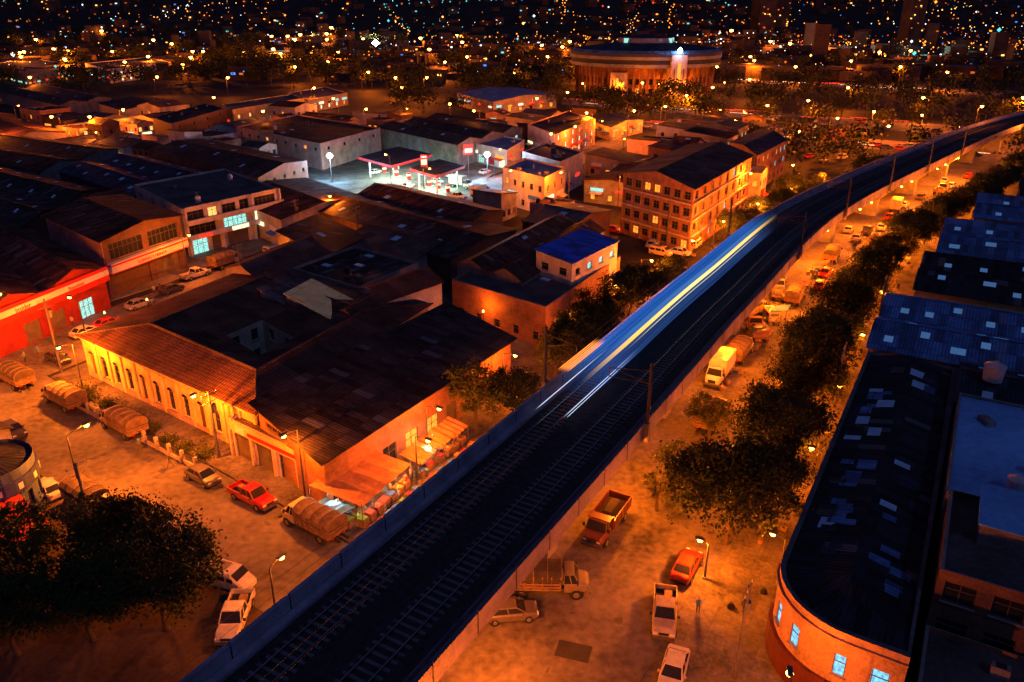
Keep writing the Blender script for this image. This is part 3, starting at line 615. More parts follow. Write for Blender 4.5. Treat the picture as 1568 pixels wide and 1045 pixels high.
building('brick_apartment_block',[(957,264),(1062,288),(1150,238)],13.2,'gable',wbr,tilep,wins={0:(7,4,1.7,1.5,[glass]*8+[lito],1.0),1:(8,4,1.8,1.5,[glass]*6+[litc],1.0)},axis=1,rise=1.8,extra=b4,over=.8)
building('office_building',[(1118,218),(1160,238),(1206,214)],10,'gable',wbr,tinl,wins={0:(3,3,1.5,1.4,glass),1:(7,3,1.7,1.4,[glass,litc,lito])},axis=1,rise=1)
# small fill lamps added for warm spill in the gaps between the houses of the block
for u,v,pw in((345,430,420),(410,440,260),(470,425,200),(590,425,200),(655,455,260),(500,452,180),(700,455,330),(740,478,420),(640,395,200),(560,335,300),(720,372,240),(800,392,260),(690,340,240),(390,470,160),(880,365,300),(600,500,200),(445,495,160),(160,480,420),(225,460,380),(430,395,420),(505,360,420)):
    m=MB(); p=G(u,v,3.6); m.cyl(v3(p,0),v3(p,3.6),.04,.04,5,mastm); m.cyl(v3(p,3.6),v3(p,3.9),.14,.05,8,sod); m.obj('fill_lamp'); light('bulb_light',v3(p,4.2),pw*PK*1.2,SO,r=.15)
# ------------------------------------------------------------------ gas station
gs=MB(); gc=[(548,244),(600,258),(662,240)]
for px_ in(gc,[(628,262),(668,274),(712,258)]):
    P=[G(u,v,5.4) for u,v in px_]; P.append(P[0]+P[2]-P[1]); FOOT.append(P); gs.prism(P,5.4,6.1,redp,tinl)
    Q=[((P[0]+P[2])/2).lerp(p,.96) for p in P]; gs.face([v3(p,5.39) for p in Q][::-1],M('canopy_light_panel',(1,1,1),em=(.8,1,.85),es=3))
    for p in P: gs.cyl(v3(((P[0]+P[2])/2).lerp(p,.7),0),v3(((P[0]+P[2])/2).lerp(p,.7),5.4),.22,.22,8,whp)
    c=(P[0]+P[2])/2
    for s in(-.45,0,.45):
        q=c+(P[1]-P[0])*s*.8; gs.box(v3(q,0),(3.2,1.2,.2),conc,.6); gs.box(v3(q,.2),(1,.6,1.9),redp,.6); gs.box(v3(q,1.2),(1.04,.64,.5),litwh,.6)
g_=gs.obj('gas_station')
for u,v,z,pw in((600,250,4.8,10000),(660,265,4.8,8000),(560,262,6,5000)): 
    light('canopy_light',v3(G(u,v,z),z),pw,(.6,1,.72),r=1)
fl=MB(); P=[G(485,262),G(600,312),G(720,296),G(760,262),G(650,235),G(540,240)]; FOOT.append(P); fl.face([v3(p,.05) for p in P],M('forecourt_concrete',(.22,.23,.21),sc=.2,var=.7)); fl.obj('forecourt')
for u,v in((505,242),(746,240)):
    m=MB(); p=G(u,v,7); m.cyl(v3(p,0),v3(p,7),.1,.08,6,steel); m.cyl(v3(p,7),v3(p,7.6),.5,.9,10,wlamp); m.cyl(v3(p,7.6),v3(p,8.2),.9,.4,10,wlamp); m.obj('floodlight'); light('flood_lamp',v3(p+Vector((0,-1.2)),6.9),18000,(.25,.6,1),r=.4)
m=MB(); p=G(651,290); m.cyl(v3(p,0),v3(p,9),.15,.12,8,steel); m.box(v3(p,6),(1.8,.4,3.2),litr,.1); m.box(v3(p,6.6),(1.5,.46,1.4),litwh,.1); m.box(v3(p,8.4),(1.5,.46,.5),litc,.1); m.obj('station_totem_sign')
m=MB(); p=G(717,235,6); m.box(v3(p,5.6),(3,.4,3),litr,.5); m.box(v3(p,6.2),(2.4,.5,1.2),litwh,.5); m.cyl(v3(p,0),v3(p,5.6),.15,.15,6,steel); m.obj('shop_sign')
# ------------------------------------------------------------------ right-hand warehouses
tink=M('roof_corrugated_black',(.03,.034,.045),kind='corr',rough=.75,sc=.12,var=.6,bump=.3,spec=.2)
def curvedb():
    wl,gb,rf,ex=MB(),MB(),MB(),MB(); h=7
    pts=[A(28.5,21.3)]
    for k in range(1,8):
        t=k/8*math.pi/2; pts.append(A(28.5-6*math.sin(t),27.3-6*math.cos(t)))
    pts+= [A(22.5,27.3),A(22.4,30.6),A(73,31),A(73,21.3)]; FOOT.append([A(22,21),A(22,31),A(73,31),A(73,21)])
    n=len(pts); wmat=M('wall_orange_plaster',(.42,.24,.17),sc=.35,var=.6)
    for i in range(n):
        p,q=pts[i],pts[(i+1)%n]; L=(q-p).length; ops=[]
        if i in(2,4): ops=[(L*.15,L*.85,3.4,5.1,litcy)]
        if i==8: ops=[(L*.42,L*.75,3.4,5.1,litcy)]
        if i==7: ops=[(L*.15,L*.85,3.4,5.1,litcy)]
        wall(wl,gb,p,q,0,h,wmat,ops,dep=.12)
        d=(q-p)/L; o=Vector((d.y,-d.x))
        if i<9: ex.box(v3((p+q)/2+o*.15,.1),(L+.1,.3,2.5),M('maroon_tile',(.10,.015,.015),sc=1),math.atan2(d.y,d.x)); ex.box(v3((p+q)/2+o*.1,6.3),(L+.05,.2,.12),wmat,math.atan2(d.y,d.x))
    I=[]
    for p in pts:
        a,b=AB(p); I.append(A(min(max(a,22.9),72.8),min(max(b,21.65),30.4)) if not(a<28.4 and b<27.2) else A(28.5+(a-28.5)*.94,27.3+(b-27.3)*.94))
    for i in range(n):
        j=(i+1)%n; wl.face([v3(I[j],6.2),v3(I[i],6.2),v3(I[i],h),v3(I[j],h)],wg); wl.face([v3(pts[i],h),v3(pts[j],h),v3(I[j],h),v3(I[i],h)],concd)
    r0,r1=v3(A(28.5,26),7.6),v3(A(72.8,26),7.6)
    for i in range(9): rf.face([v3(I[i],6.6),v3(I[i+1],6.6),r0],tink)
    rf.face([v3(I[-1],6.6),v3(A(28.5,21.65),6.6),r0,r1],tink); rf.face([v3(A(22.9,30.4),6.6),v3(A(28.5,30.4),6.6),r0],tink); rf.face([v3(A(28.5,30.4),6.6),v3(A(72.8,30.4),6.6),r1,r0],tink)
    for k in range(46): # replaced sheets / skylights
        a=R.uniform(27,70) if k>16 else R.uniform(28,42); sd=R.choice([0,1]); t0=R.uniform(0.05,.6); w=R.choice([.9,.9,1.8]); l=R.uniform(.22,.4)
        e=22.0 if sd==0 else 30.2
        X=lambda a,t:v3(A(a,e+(26-e)*t),6.66+.93*t+.03+k*.0006)
        q=[X(a,t0),X(a+w,t0),X(a+w,t0+l),X(a,t0+l)]; 
        if sd==0: q=q[::-1]
        rf.face(q,R.choice([skyl,tinb,tinb,ting,tinl]))
    group('curved_corner_building',{'walls':wl,'windows':gb,'roof':rf,'fittings':ex})
curvedb()
building('warehouse',ab=(41,61.5,31.2,52),h=9,roof='flat',wm=wg,rm=bluflat,clut=4,par=.3)
building('brick_office_building',ab=(29.3,40.6,31.4,52),h=9.5,roof='flat',wm=wdk,rm=cfl,wins={0:(7,3,2.0,1.6,[glass],.9)},clut=4,par=.5)
building('annex_roof_building',ab=(34.5,40.4,33.5,50),h=10.4,roof='shed',wm=wg,rm=bluflat,rise=.3,over=.2)
building('house',ab=(22.2,29,31.4,50),h=4.8,roof='flat',wm=wbr,rm=cfl,wins={0:(6,1,2.0,1.6,[glass,shut])},clut=6)
building('workshop',ab=(62,73.5,31.3,40),h=7.6,roof='gable',wm=wg,rm=tinl,axis=0,sky=2,clut=2)
building('workshop',ab=(62,73.5,40.3,60),h=6.6,roof='gable',wm=wg,rm=tink,axis=0,sky=3,n=2)
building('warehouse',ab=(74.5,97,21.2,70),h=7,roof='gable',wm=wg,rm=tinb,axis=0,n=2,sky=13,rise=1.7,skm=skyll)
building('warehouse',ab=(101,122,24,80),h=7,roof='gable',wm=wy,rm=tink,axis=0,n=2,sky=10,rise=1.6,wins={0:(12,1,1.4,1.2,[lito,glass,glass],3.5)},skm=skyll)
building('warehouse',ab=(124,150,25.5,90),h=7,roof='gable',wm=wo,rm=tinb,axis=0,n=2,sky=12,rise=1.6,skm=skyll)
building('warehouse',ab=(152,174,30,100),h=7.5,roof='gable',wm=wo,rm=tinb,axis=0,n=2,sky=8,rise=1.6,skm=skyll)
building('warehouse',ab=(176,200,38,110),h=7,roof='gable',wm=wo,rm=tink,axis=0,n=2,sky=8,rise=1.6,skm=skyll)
def wtank(p,z,s=1.0):
    m=MB(); m.cyl(v3(p,z),v3(p,z+1.5*s),.85*s,.95*s,16,tank); m.cyl(v3(p,z+1.5*s),v3(p,z+1.85*s),.98*s,.3*s,16,tank); m.cyl(v3(p,z+1.85*s),v3(p,z+1.95*s),.3*s,.25*s,12,tank); m.obj('water_tank')
wtank(A(66.5,34),9.0,1.1); wtank(A(64,44),8.2,.9); wtank(A(44,36),8.8,.8)
def roundshop():
    wl,gb,rf=MB(),MB(),MB(); c=A(6.5,-47.5); r=4.2; n=28; h=5.6; bl=M('wall_blue_grey',(.06,.10,.24),sc=.5)
    pts=[c+Vector((math.cos(k*6.2832/n),math.sin(k*6.2832/n)))*r for k in range(n)]
    for i in range(n):
        p,q=pts[i],pts[(i+1)%n]; L=(q-p).length; wall(wl,gb,p,q,0,h,bl,[(.12,L-.12,1.0,2.8,glass)] if i%2 else [],bars=False)
        d=(q-p)/L;o=Vector((d.y,-d.x)); wl.box(v3((p+q)/2+o*.12,3.3),(L+.06,.24,1.3),M('sign_band_blue',(.03,.05,.2)),math.atan2(d.y,d.x))
        if i%2==0: wl.box(v3((p+q)/2+o*.26,3.6),(L*.5,.04,.6),whp,math.atan2(d.y,d.x))
    rf.face([v3(p,h-.3) for p in pts],tink); rf.cyl(v3(c,h-.3),v3(c,h+.4),r*.97,.3,n,tink)
    group('round_corner_shop',{'walls':wl,'windows':gb,'roof':rf})
roundshop()
building('annex_building',ab=(-6,3.5,-60,-43),h=4.2,roof='gable',wm=wrd,rm=tinr,axis=0,sky=1)
building('corner_shop',ab=(3.8,12,-70,-53),h=5,roof='gable',wm=wg,rm=tin,axis=0)
aw=MB(); q=[v3(A(1,-43.5),3.2),v3(A(1,-35.5),2.6),v3(A(6.2,-37),2.6),v3(A(7,-43.4),3.2)]; aw.slab([q[1],q[2],q[3],q[0]],.06,M('awning_red',(.45,.02,.02),sc=1))
for p in q: aw.cyl((p.x,p.y,.1),p,.04,.04,6,steel)
aw.obj('awning')
# ------------------------------------------------------------------ market stalls
can=M('canvas_orange',(.5,.22,.08),sc=1.2,var=.5); canr=M('canvas_red',(.4,.08,.05),sc=1); canb=M('canvas_blue',(.1,.3,.5),sc=1); fr=[M('fruit_red',(.5,.05,.03),sc=8,bump=.5),M('fruit_green',(.15,.35,.04),sc=8,bump=.5),M('fruit_orange',(.7,.3,.03),sc=8,bump=.5),M('crate_blue',(.05,.15,.5),sc=3)]
def stall(c,w,l,an,hh,m,disp=True):
    s=MB(); ux=Vector((math.cos(an),math.sin(an))); uy=Vector((-ux.y,ux.x)); P=[c-ux*l/2-uy*w/2,c+ux*l/2-uy*w/2,c+ux*l/2+uy*w/2,c-ux*l/2+uy*w/2]
    for i in range(8):
        a,b_=i/8,(i+1)/8; sag=lambda t:-.14*math.sin(t*math.pi*4)**2
        s.slab([v3(P[0].lerp(P[1],a),hh-.45+sag(a)),v3(P[0].lerp(P[1],b_),hh-.45+sag(b_)),v3(P[3].lerp(P[2],b_),hh+.1+sag(b_)),v3(P[3].lerp(P[2],a),hh+.1+sag(a))],.03,m)
    for p in P: s.cyl(v3(p,.1),v3(p,hh-.2),.04,.04,6,steel)
    if disp:
        for k in range(max(1,int(l/1.1))):
            q=P[0].lerp(P[1],(k+.5)/max(1,int(l/1.1)))+uy*.5; s.box(v3(q,.1),(.9,.9,.75),wood,an); s.box(v3(q,.85),(.8,.8,.14),R.choice(fr),an)
            q=q-uy*1.3; s.box(v3(q,.1),(.8,.6,.35),wood,an+R.uniform(-.1,.1)); s.box(v3(q,.45),(.7,.5,.12),R.choice(fr),an)
    return s.obj('market_stall')
P=[G(481,742,3),G(546,778,3),G(622,712,3),G(556,690,3)]; c=(P[0]+P[2])/2; an=math.atan2(*(P[2]-P[1]).yx); 
stall(c,(P[1]-P[0]).length,(P[2]-P[1]).length,an,3.2,can)
stall(G(510,772,2.6),2.2,3.4,an+math.pi/2,2.6,canb)
for u,v in((640,690),(668,668),(690,652)): stall(G(u,v,2.6),2.6,3.2,an,2.6,R.choice([can,canr]))
for u,v,pw,cc in((515,768,450,(.5,.9,1)),(570,752,550,(1,.5,.25)),(610,722,400,(1,.4,.15)),(655,685,400,(.7,1,.8)),(662,668,300,(1,.5,.2))):
    m=MB(); p=G(u,v,2.4); m.cyl(v3(p,2.4),v3(p,2.62),.07,.07,6,litwh); m.cyl(v3(p,2.62),v3(p,2.9),.01,.01,4,blk); o=m.obj('stall_bulb'); light('bulb_light',v3(p,2.25),pw,cc,r=.1)
# ------------------------------------------------------------------ vehicles
def ring(x,w,z0,z1): return [Vector((x,y*w,z)) for y,z in((-.92,z0),(-1,z0+.18),(-1,z1-.16),(-.86,z1),(.86,z1),(1,z1-.16),(1,z0+.18),(.92,z0))]
def wheels(m,xs,y,r=.33,w=.22):
    for x in xs:
        for s in(-1,1):
            m.cyl((x,s*(y-w/2),r),(x,s*(y+w/2),r),r,r,14,blk); m.cyl((x,s*(y+w/2),r),(x,s*(y+w/2+.015),r),r*.55,r*.5,10,hub); m.cyl((x,s*(y-.1),r+.02),(x,s*(y+.012),r+.02),r*1.22,r*1.22,14,blk)
def cabin(m,xb0,xb1,xt0,xt1,zb,zt,wb,wt,pm):
    B=[Vector(p) for p in((xb0,-wb,zb),(xb1,-wb,zb),(xb1,wb,zb),(xb0,wb,zb))]; T=[Vector(p) for p in((xt0,-wt,zt),(xt1,-wt,zt),(xt1,wt,zt),(xt0,wt,zt))]
    m.hull(B,T,glass,pm,False)
    for i in range(4): m.cyl(B[i],T[i],.05,.045,5,pm)
    for i in range(4): m.cyl(T[i],T[(i+1)%4],.045,.045,5,pm)
    for i,j in((0,1),(3,2)): m.cyl(B[i].lerp(B[j],.52),T[i].lerp(T[j],.5),.045,.045,5,pm)
    c=[p.lerp((T[0]+T[2])/2,.12)+Vector((0,0,.05)) for p in T]; m.hull([p+Vector((0,0,-.01)) for p in T],c,pm,pm,False)
def lights(m,xf,xr,w,z,zr=None):
    for s in(-1,1):
        m.box((xf,s*w,z),(.1,.32,.16),hl); m.box((xr,s*w,(zr or z)),(.08,.22,.22),tl)
VM={}
def paint(c): return M('paint_%d_%d_%d'%tuple(int(x*100) for x in c),c,rough=.35,var=.35,sc=1.5,bump=0,coat=.3)
tarp=M('tarpaulin',(.16,.10,.06),rough=.9,sc=1.5,var=.6,bump=.5); tarpd=M('tarpaulin_dark',(.06,.045,.04),rough=.9,sc=1.5,bump=.5)
def vmesh(kind,c):
    k=(kind,c)
    if k in VM: return VM[k]
    m=MB(); p=paint(c)
    if kind=='car':
        m.loft([ring(x,w,a,b) for x,w,a,b in((-2.2,.72,.38,.86),(-2.08,.83,.26,1.0),(-1.3,.87,.22,1.02),(.9,.87,.22,.98),(1.85,.84,.24,.86),(2.15,.74,.34,.7))],p)
        cabin(m,-1.75,1.15,-1.1,.4,.98,1.42,.78,.62,p); wheels(m,(-1.35,1.35),.8); lights(m,2.1,-2.16,.58,.62,.72); m.box((2.12,0,.3),(.16,1.4,.14),blk); m.box((-2.18,0,.32),(.14,1.4,.14),blk); m.box((2.13,0,.56),(.06,.6,.12),blk)
        for s in(-1,1): m.box((.85,s*.95,.98),(.14,.18,.12),p)
    elif kind=='pickup':
        m.loft([ring(x,w,a,b) for x,w,a,b in((-.75,.88,.35,1.05),(.95,.89,.33,1.08),(2.0,.87,.35,1.02),(2.45,.78,.42,.85))],p)
        cabin(m,-.7,1.15,-.55,.55,1.06,1.68,.8,.68,p)
        m.box((-1.68,0,.5),(1.9,1.6,.12),blk)
        for s in(-1,1): m.box((-1.68,s*.84,.45),(1.94,.08,.62),p); 
        m.box((-2.63,0,.45),(.07,1.76,.62),p); m.box((-.73,0,.45),(.06,1.7,.68),p); m.box((2.5,0,.38),(.16,1.6,.2),steel); m.box((-2.72,0,.42),(.14,1.6,.16),steel)
        wheels(m,(-1.7,1.55),.82,.38); lights(m,2.44,-2.66,.62,.72,.7); m.box((2.47,0,.66),(.05,.7,.22),blk); m.box((-1.7,.2,.62),(.9,.6,.35),wood)
        for s in(-1,1): m.box((.9,s*1.0,1.08),(.14,.2,.18),blk)
    elif kind=='van':
        m.loft([ring(x,w,a,b) for x,w,a,b in((-2.3,.8,.35,1.8),(-2.15,.86,.28,1.92),(.9,.86,.28,1.92),(1.5,.85,.28,1.35),(2.05,.83,.3,1.05),(2.25,.75,.38,.8))],p)
        for s in(-1,1):
            m.box((-1.5,s*.862,1.15),(1.1,.03,.45),glass); m.box((-.2,s*.862,1.15),(1.1,.03,.45),glass); m.box((.85,s*.862,1.15),(.6,.03,.4),glass)
        m.hull([Vector(q) for q in((1.0,-.74,1.86),(1.0,.74,1.86),(1.53,.74,1.4),(1.53,-.74,1.4))],[Vector(q) for q in((1.02,-.74,1.9),(1.02,.74,1.9),(1.56,.74,1.43),(1.56,-.74,1.43))],glass)
        m.box((-2.27,0,1.2),(.06,1.3,.5),glass); wheels(m,(-1.45,1.4),.8); lights(m,2.2,-2.3,.6,.72,.8); m.box((-.8,0,1.93),(1.8,1.2,.03),steel)
    elif kind in('stake','tarp','box','dump','flat'):
        for s in(-.45,.45): m.box((-.4,s,.6),(6.6,.16,.22),blk)
        m.loft([ring(x,w,a,b) for x,w,a,b in((1.6,1.0,.6,1.5),(2.6,1.0,.6,1.5),(3.3,.9,.62,1.42),(3.55,.8,.7,1.25))],p)
        cabin(m,1.55,2.75,1.6,2.35,1.48,2.25,.95,.82,p); lights(m,3.52,-2.95,.62,.9,.75); m.box((3.6,0,.5),(.18,2.0,.24),steel); m.box((3.56,0,.8),(.05,.9,.4),blk)
        for s in(-1,1): m.box((2.6,s*1.15,1.55),(.1,.22,.35),blk)
        wheels(m,(2.55,-1.7),.92,.46,.28); wheels(m,(-1.7,),.72,.46,.26)
        x0,x1=-2.95,1.35; xc=(x0+x1)/2
        m.box((xc,0,.9),(x1-x0,2.2,.14),wood)
        if kind=='box':
            m.loft([[Vector((x,y,z)) for y,z in((-1.08,1.05),(-1.1,1.15),(-1.1,3.0),(-1.0,3.1),(1.0,3.1),(1.1,3.0),(1.1,1.15),(1.08,1.05))] for x in(x0,x0+.05,x1)],p)
            for i in range(7): m.box((x0+.3+i*.62,0,3.1),(.05,2.0,.02),steel)
            m.box((x0-.02,0,1.15),(.04,.05,1.85),steel)
        elif kind=='dump':
            for s in(-1,1): 
                m.box((xc,s*1.08,1.04),(x1-x0,.08,.95),p)
                for i in range(6): m.box((x0+.2+i*.78,s*1.14,1.04),(.09,.06,.9),p)
            m.box((x0,0,1.04),(.08,2.2,.9),p); m.box((x1,0,1.04),(.08,2.2,1.3),p); m.box((x1+.4,0,2.3),(.9,2.1,.06),p)
            m.hull([Vector(q) for q in((x0+.1,-1,1.3),(x1-.1,-1,1.3),(x1-.1,1,1.3),(x0+.1,1,1.3))],[Vector(q) for q in((x0+1,-.4,1.9),(x1-1,-.3,2.0),(x1-1,.4,2.0),(x0+1,.4,1.9))],earth)
        elif kind=='flat':
            for s in(-1,1):
                for i in range(6): m.box((x0+.1+i*.82,s*1.08,1.04),(.07,.07,.5),steel)
                m.box((xc,s*1.08,1.45),(x1-x0,.05,.08),steel)
            for i in range(5): m.box((x0+.6+i*.75,R.uniform(-.3,.3),1.04),(.6,1.2,R.uniform(.2,.9)),R.choice([wood,tarp,steel]))
        else:
            for s in(-1,1):
                for z in(1.15,1.42,1.69,1.96): m.box((xc,s*1.08,z),(x1-x0,.05,.16),wood)
                for i in range(7): m.box((x0+.05+i*(x1-x0-.1)/6,s*1.12,.95),(.09,.06,1.3),wood)
            for z in(1.15,1.42,1.69,1.96): m.box((x0,0,z),(.05,2.15,.16),wood); m.box((x1,0,z),(.05,2.15,.16),wood)
            tm=tarp if kind=='stake' else tarpd; sc=[]
            for i in range(9):
                x=x0-.05+(x1-x0+.1)*i/8; k2=.08 if i%2 else 0
                sc.append([Vector((x,y,z-k2*(1 if z>2.2 else 0))) for y,z in((-1.16,1.75),(-1.14,2.25),(-.8,2.55),(-.3,2.68),(.3,2.68),(.8,2.55),(1.14,2.25),(1.16,1.75))])
            m.loft(sc,tm)
            for i in(0,2,4,6,8): 
                s_=sc[i]
                for a,b in zip(s_,s_[1:]): m.cyl(a+Vector((0,0,.05)),b+Vector((0,0,.05)),.035,.035,4,wood)
    VM[k]=m.mesh(kind); return VM[k]
NM={'car':'parked_car','pickup':'pickup_truck','van':'minivan','stake':'stake_truck','tarp':'covered_truck','box':'box_truck','dump':'dump_truck','flat':'flatbed_truck'}
aS1=math.atan2(-.59,.807); aU=math.atan2(.863,.505)
VP=[]
def veh(kind,u,v,an,c,name=None,s=1.0,z=.03): p=G(u,v,.9); VP.append(p); return inst(name or NM[kind],vmesh(kind,c),(p.x,p.y,z),an,s*(1.0 if kind in('car','van') else 1.06))
WHT=(.55,.51,.44);RED=(.45,.012,.01);DK=(.05,.05,.06);CR=(.5,.4,.24);BLU=(.08,.15,.35);GR=(.3,.3,.31)
for k,u,v,an,c in(('car',310,725,aS1,(.1,.09,.08)),('pickup',387,757,aS1,RED),('stake',482,802,aS1+math.pi,CR),('stake',100,612,aS1+math.pi,(.3,.2,.15)),('stake',190,652,aS1+math.pi,(.35,.25,.15)),
 ('car',72,745,aS1+math.pi,WHT),('tarp',140,772,aS1,DK),('dump',222,800,aS1,(.16,.13,.1)),('van',350,884,aS1+.25,WHT),('pickup',359,942,aS1-.9,WHT),('tarp',22,580,aS1+math.pi,GR),('car',18,655,aS1,DK),('pickup',250,815,aS1-.2,GR),
 ('car',165,492,aU,RED),('car',212,463,aU,GR),('car',262,440,aU,DK),('pickup',300,418,aU,WHT),('van',420,382,aU,WHT),('car',478,352,aU,GR),('car',520,340,aU,RED),('stake',345,402,aU,GR),('car',130,505,aU,WHT),('car',88,545,aS1,DK),('van',190,520,aU,CR),
 ('car',782,932,aU-.9,(.12,.1,.09)),('tarp',832,892,aU-1.05,(.25,.2,.1)),('dump',930,797,aU+math.pi,(.12,.03,.03)),('pickup',1018,935,aU+math.pi+.35,CR),('car',1032,1022,aU+math.pi+.15,WHT),('car',1052,862,aU,(.2,.02,.015)),
 ('box',1102,570,aU+math.pi,WHT),('stake',1132,540,aU,CR),('flat',1160,508,aU+.5,(.4,.12,.03)),('flat',1192,447,aU+.3,WHT),('stake',1218,455,aU,(.2,.15,.1)),('car',1256,434,aU,RED),('tarp',1274,392,aU,GR),('van',1178,480,aU+.6,WHT),('dump',1150,478,aU-.4,(.4,.3,.08)),
 ('pickup',1328,352,aU,DK),('car',1312,362,aU,GR),('car',1350,346,aU,WHT),('car',1362,330,aU,RED),('car',1000,372,aU,WHT),('car',1042,384,aS1,WHT),('van',1012,385,aS1,CR),('car',1385,312,aU-.1,WHT),('car',1410,300,aU-.1,DK),('flat',1440,292,aU-.2,GR),('van',1340,365,aU,WHT),('box',1372,318,aU,CR),('car',1300,350,aU,CR),('stake',1335,378,aU,RED),('car',1395,325,aU,GR),
 ('car',668,276,aS1,WHT),('van',690,268,aS1,WHT),('car',742,262,aU,WHT),('car',575,262,aU,WHT),('pickup',700,300,aS1,GR),('tarp',640,305,aS1,RED),('box',735,296,aU,WHT),('car',760,300,aU,RED),('car',682,308,aS1,WHT),('car',590,284,aS1,GR),('car',612,296,aS1,BLU),('box',705,283,aS1,WHT),('van',650,262,aS1,RED),('car',625,283,aU,WHT),('stake',755,318,aS1,CR),
 ('car',1240,238,aU-.3,RED),('car',1262,244,aU-.3,WHT),('van',1290,240,aU-.3,WHT),('car',780,325,aU,WHT),('stake',1090,640,aU,(.3,.2,.1)),('car',905,330,aS1,WHT),('car',870,322,aS1,GR),('car',940,350,aS1,RED),('van',1065,372,aU,WHT)):
    veh(k,u,v,an+R.uniform(-.03,.03),c)
# further parked vehicles beside and beneath the viaduct
for i in range(30):
    a=62+i*6.2; b=R.choice([3.9,7.2,7.6,13.0]); p=VF(a,b,.03)
    if min((p.xy-q).length for q in VP)<5.5 or (abs(b)<5 and ((a-28)%30<5 or (a-28)%30>25)): continue
    VP.append(p.xy); k=R.choice(['car','car','pickup','van','stake','tarp','flat','box']); inst(NM[k],vmesh(k,R.choice([WHT,RED,DK,CR,GR,BLU])),p,vang(a)+R.choice([0,math.pi])+R.uniform(-.15,.15))
for a,b,m_ in((84,6.5,can),(96,6.4,canb),(110,6.6,can),(124,6.6,canr)): stall(VF(a,b,0).xy,2.2,3.0,vang(a)-math.pi,2.5,m_)
# crates, barrels and sacks on the pavements
jk=MB()
for _ in range(120):
    a=R.uniform(28,150); side=R.random(); b=R.uniform(16.5,21) if side<.45 else R.uniform(5.4,6.8) if side<.7 else R.uniform(-18.5,-14.5)
    if side>=.45 and side<.7 and a<55: continue
    p=VF(a,b,.14 if b>14.5 else .13 if b<-14 else .03); c=R.random()
    if c<.5: jk.box(p,(R.uniform(.4,.9),R.uniform(.3,.7),R.uniform(.3,.7)),R.choice([wood,wood,wo]),R.uniform(0,3))
    elif c<.7: jk.cyl(p,p+Vector((0,0,.85)),.28,.28,10,R.choice([steel,tankk]))
    else: jk.cyl(p,p+Vector((0,0,.45)),.35,.15,7,blk)
jk.obj('street_crates')
# ------------------------------------------------------------------ people
def pmesh(pose,shirt,pants):
    q={0:dict(lk=(.1,.03),rk=(-.02,-.02),la=(0,0),ra=(0,.02)),1:dict(lk=(.25,.28),rk=(-.02,-.34),la=(-.15,-.12),ra=(.12,.28)),2:dict(lk=(.02,0),rk=(.03,0),la=(.18,.42),ra=(.15,.38))}[pose]
    V=[(0,0,.95),(0,0,1.12),(0,0,1.3),(0,0,1.44),(.01,0,1.52),(.02,0,1.62),(.02,0,1.72)]; E=[(0,1),(1,2),(2,3),(3,4),(4,5),(5,6)]; RR=[.15,.13,.16,.09,.055,.095,.085]
    for s,k,a in((1,q['lk'],q['la']),(-1,q['rk'],q['ra'])):
        i=len(V); V+=[(0,s*.1,.88),(k[0]*.8,s*.11,.5),(k[1],s*.11,.1),(k[1]+.14,s*.13,.05)]; RR+=[.10,.07,.045,.04]; E+=[(0,i),(i,i+1),(i+1,i+2),(i+2,i+3)]
        i=len(V); up=.22 if pose==2 else 0; V+=[(0,s*.19,1.4),(a[0],s*.25,1.12),(a[1],s*.25,.88+up),(a[1]+.02,s*.25,.80+up)]; RR+=[.06,.045,.032,.03]; E+=[(3,i),(i,i+1),(i+1,i+2),(i+2,i+3)]
    me=bpy.data.meshes.new('p'); me.from_pydata(V,E,[]); o=bpy.data.objects.new('p',me); SC.collection.objects.link(o)
    o.modifiers.new('s','SKIN'); 
    for i,x in enumerate(RR): me.skin_vertices[0].data[i].radius=(x,x)
    me.skin_vertices[0].data[0].use_root=True; o.modifiers.new('u','SUBSURF').levels=1
    dg=bpy.context.evaluated_depsgraph_get(); em=bpy.data.meshes.new_from_object(o.evaluated_get(dg)); bpy.data.objects.remove(o)
    mb=MB(); skin=M('skin',(.35,.2,.13),rough=.6); hair=M('hair',(.02,.015,.01)); sm=M('shirt_%s'%str(shirt),shirt,sc=4); pm=M('trousers_%s'%str(pants),pants,sc=4); shoe=M('shoe',(.03,.03,.03))
    vs=[v.co.copy() for v in em.vertices]
    for f in em.polygons:
        c=f.center; arm=abs(c.y)>.2 and c.z>.7
        mat=shoe if c.z<.1 else pm if (c.z<.93 and not arm) else (skin if (arm and c.z<1.12) else sm if c.z<1.47 else hair if (c.z>1.69 or (c.x<-.02 and c.z>1.58)) else skin)
        mb.face([vs[i] for i in f.vertices],mat)
    for s,a in((1,q['la']),(-1,q['ra'])):
        up=.22 if pose==2 else 0; hx,hy,hz_=a[1]+.02,s*.25,.78+up
        for k in range(4): mb.cyl((hx-.03+k*.02,hy,hz_),(hx-.025+k*.022,hy-s*.012,hz_-.075-.01*(k in(1,2))),.009,.007,5,skin)
        mb.cyl((hx+.03,hy,hz_+.02),(hx+.05,hy-s*.01,hz_-.035),.011,.008,5,skin)
    mb.cyl((.11,0,1.635),(.135,0,1.625),.018,.01,5,skin)
    return mb.mesh('person')
PM=[pmesh(i%3,s,p) for i,(s,p) in enumerate((((.5,.5,.5),(.05,.07,.15)),((.4,.07,.05),(.04,.04,.05)),((.1,.25,.5),(.1,.09,.08)),((.5,.45,.2),(.05,.07,.15)),((.05,.05,.06),(.2,.18,.14)),((.2,.4,.2),(.05,.05,.06))))]
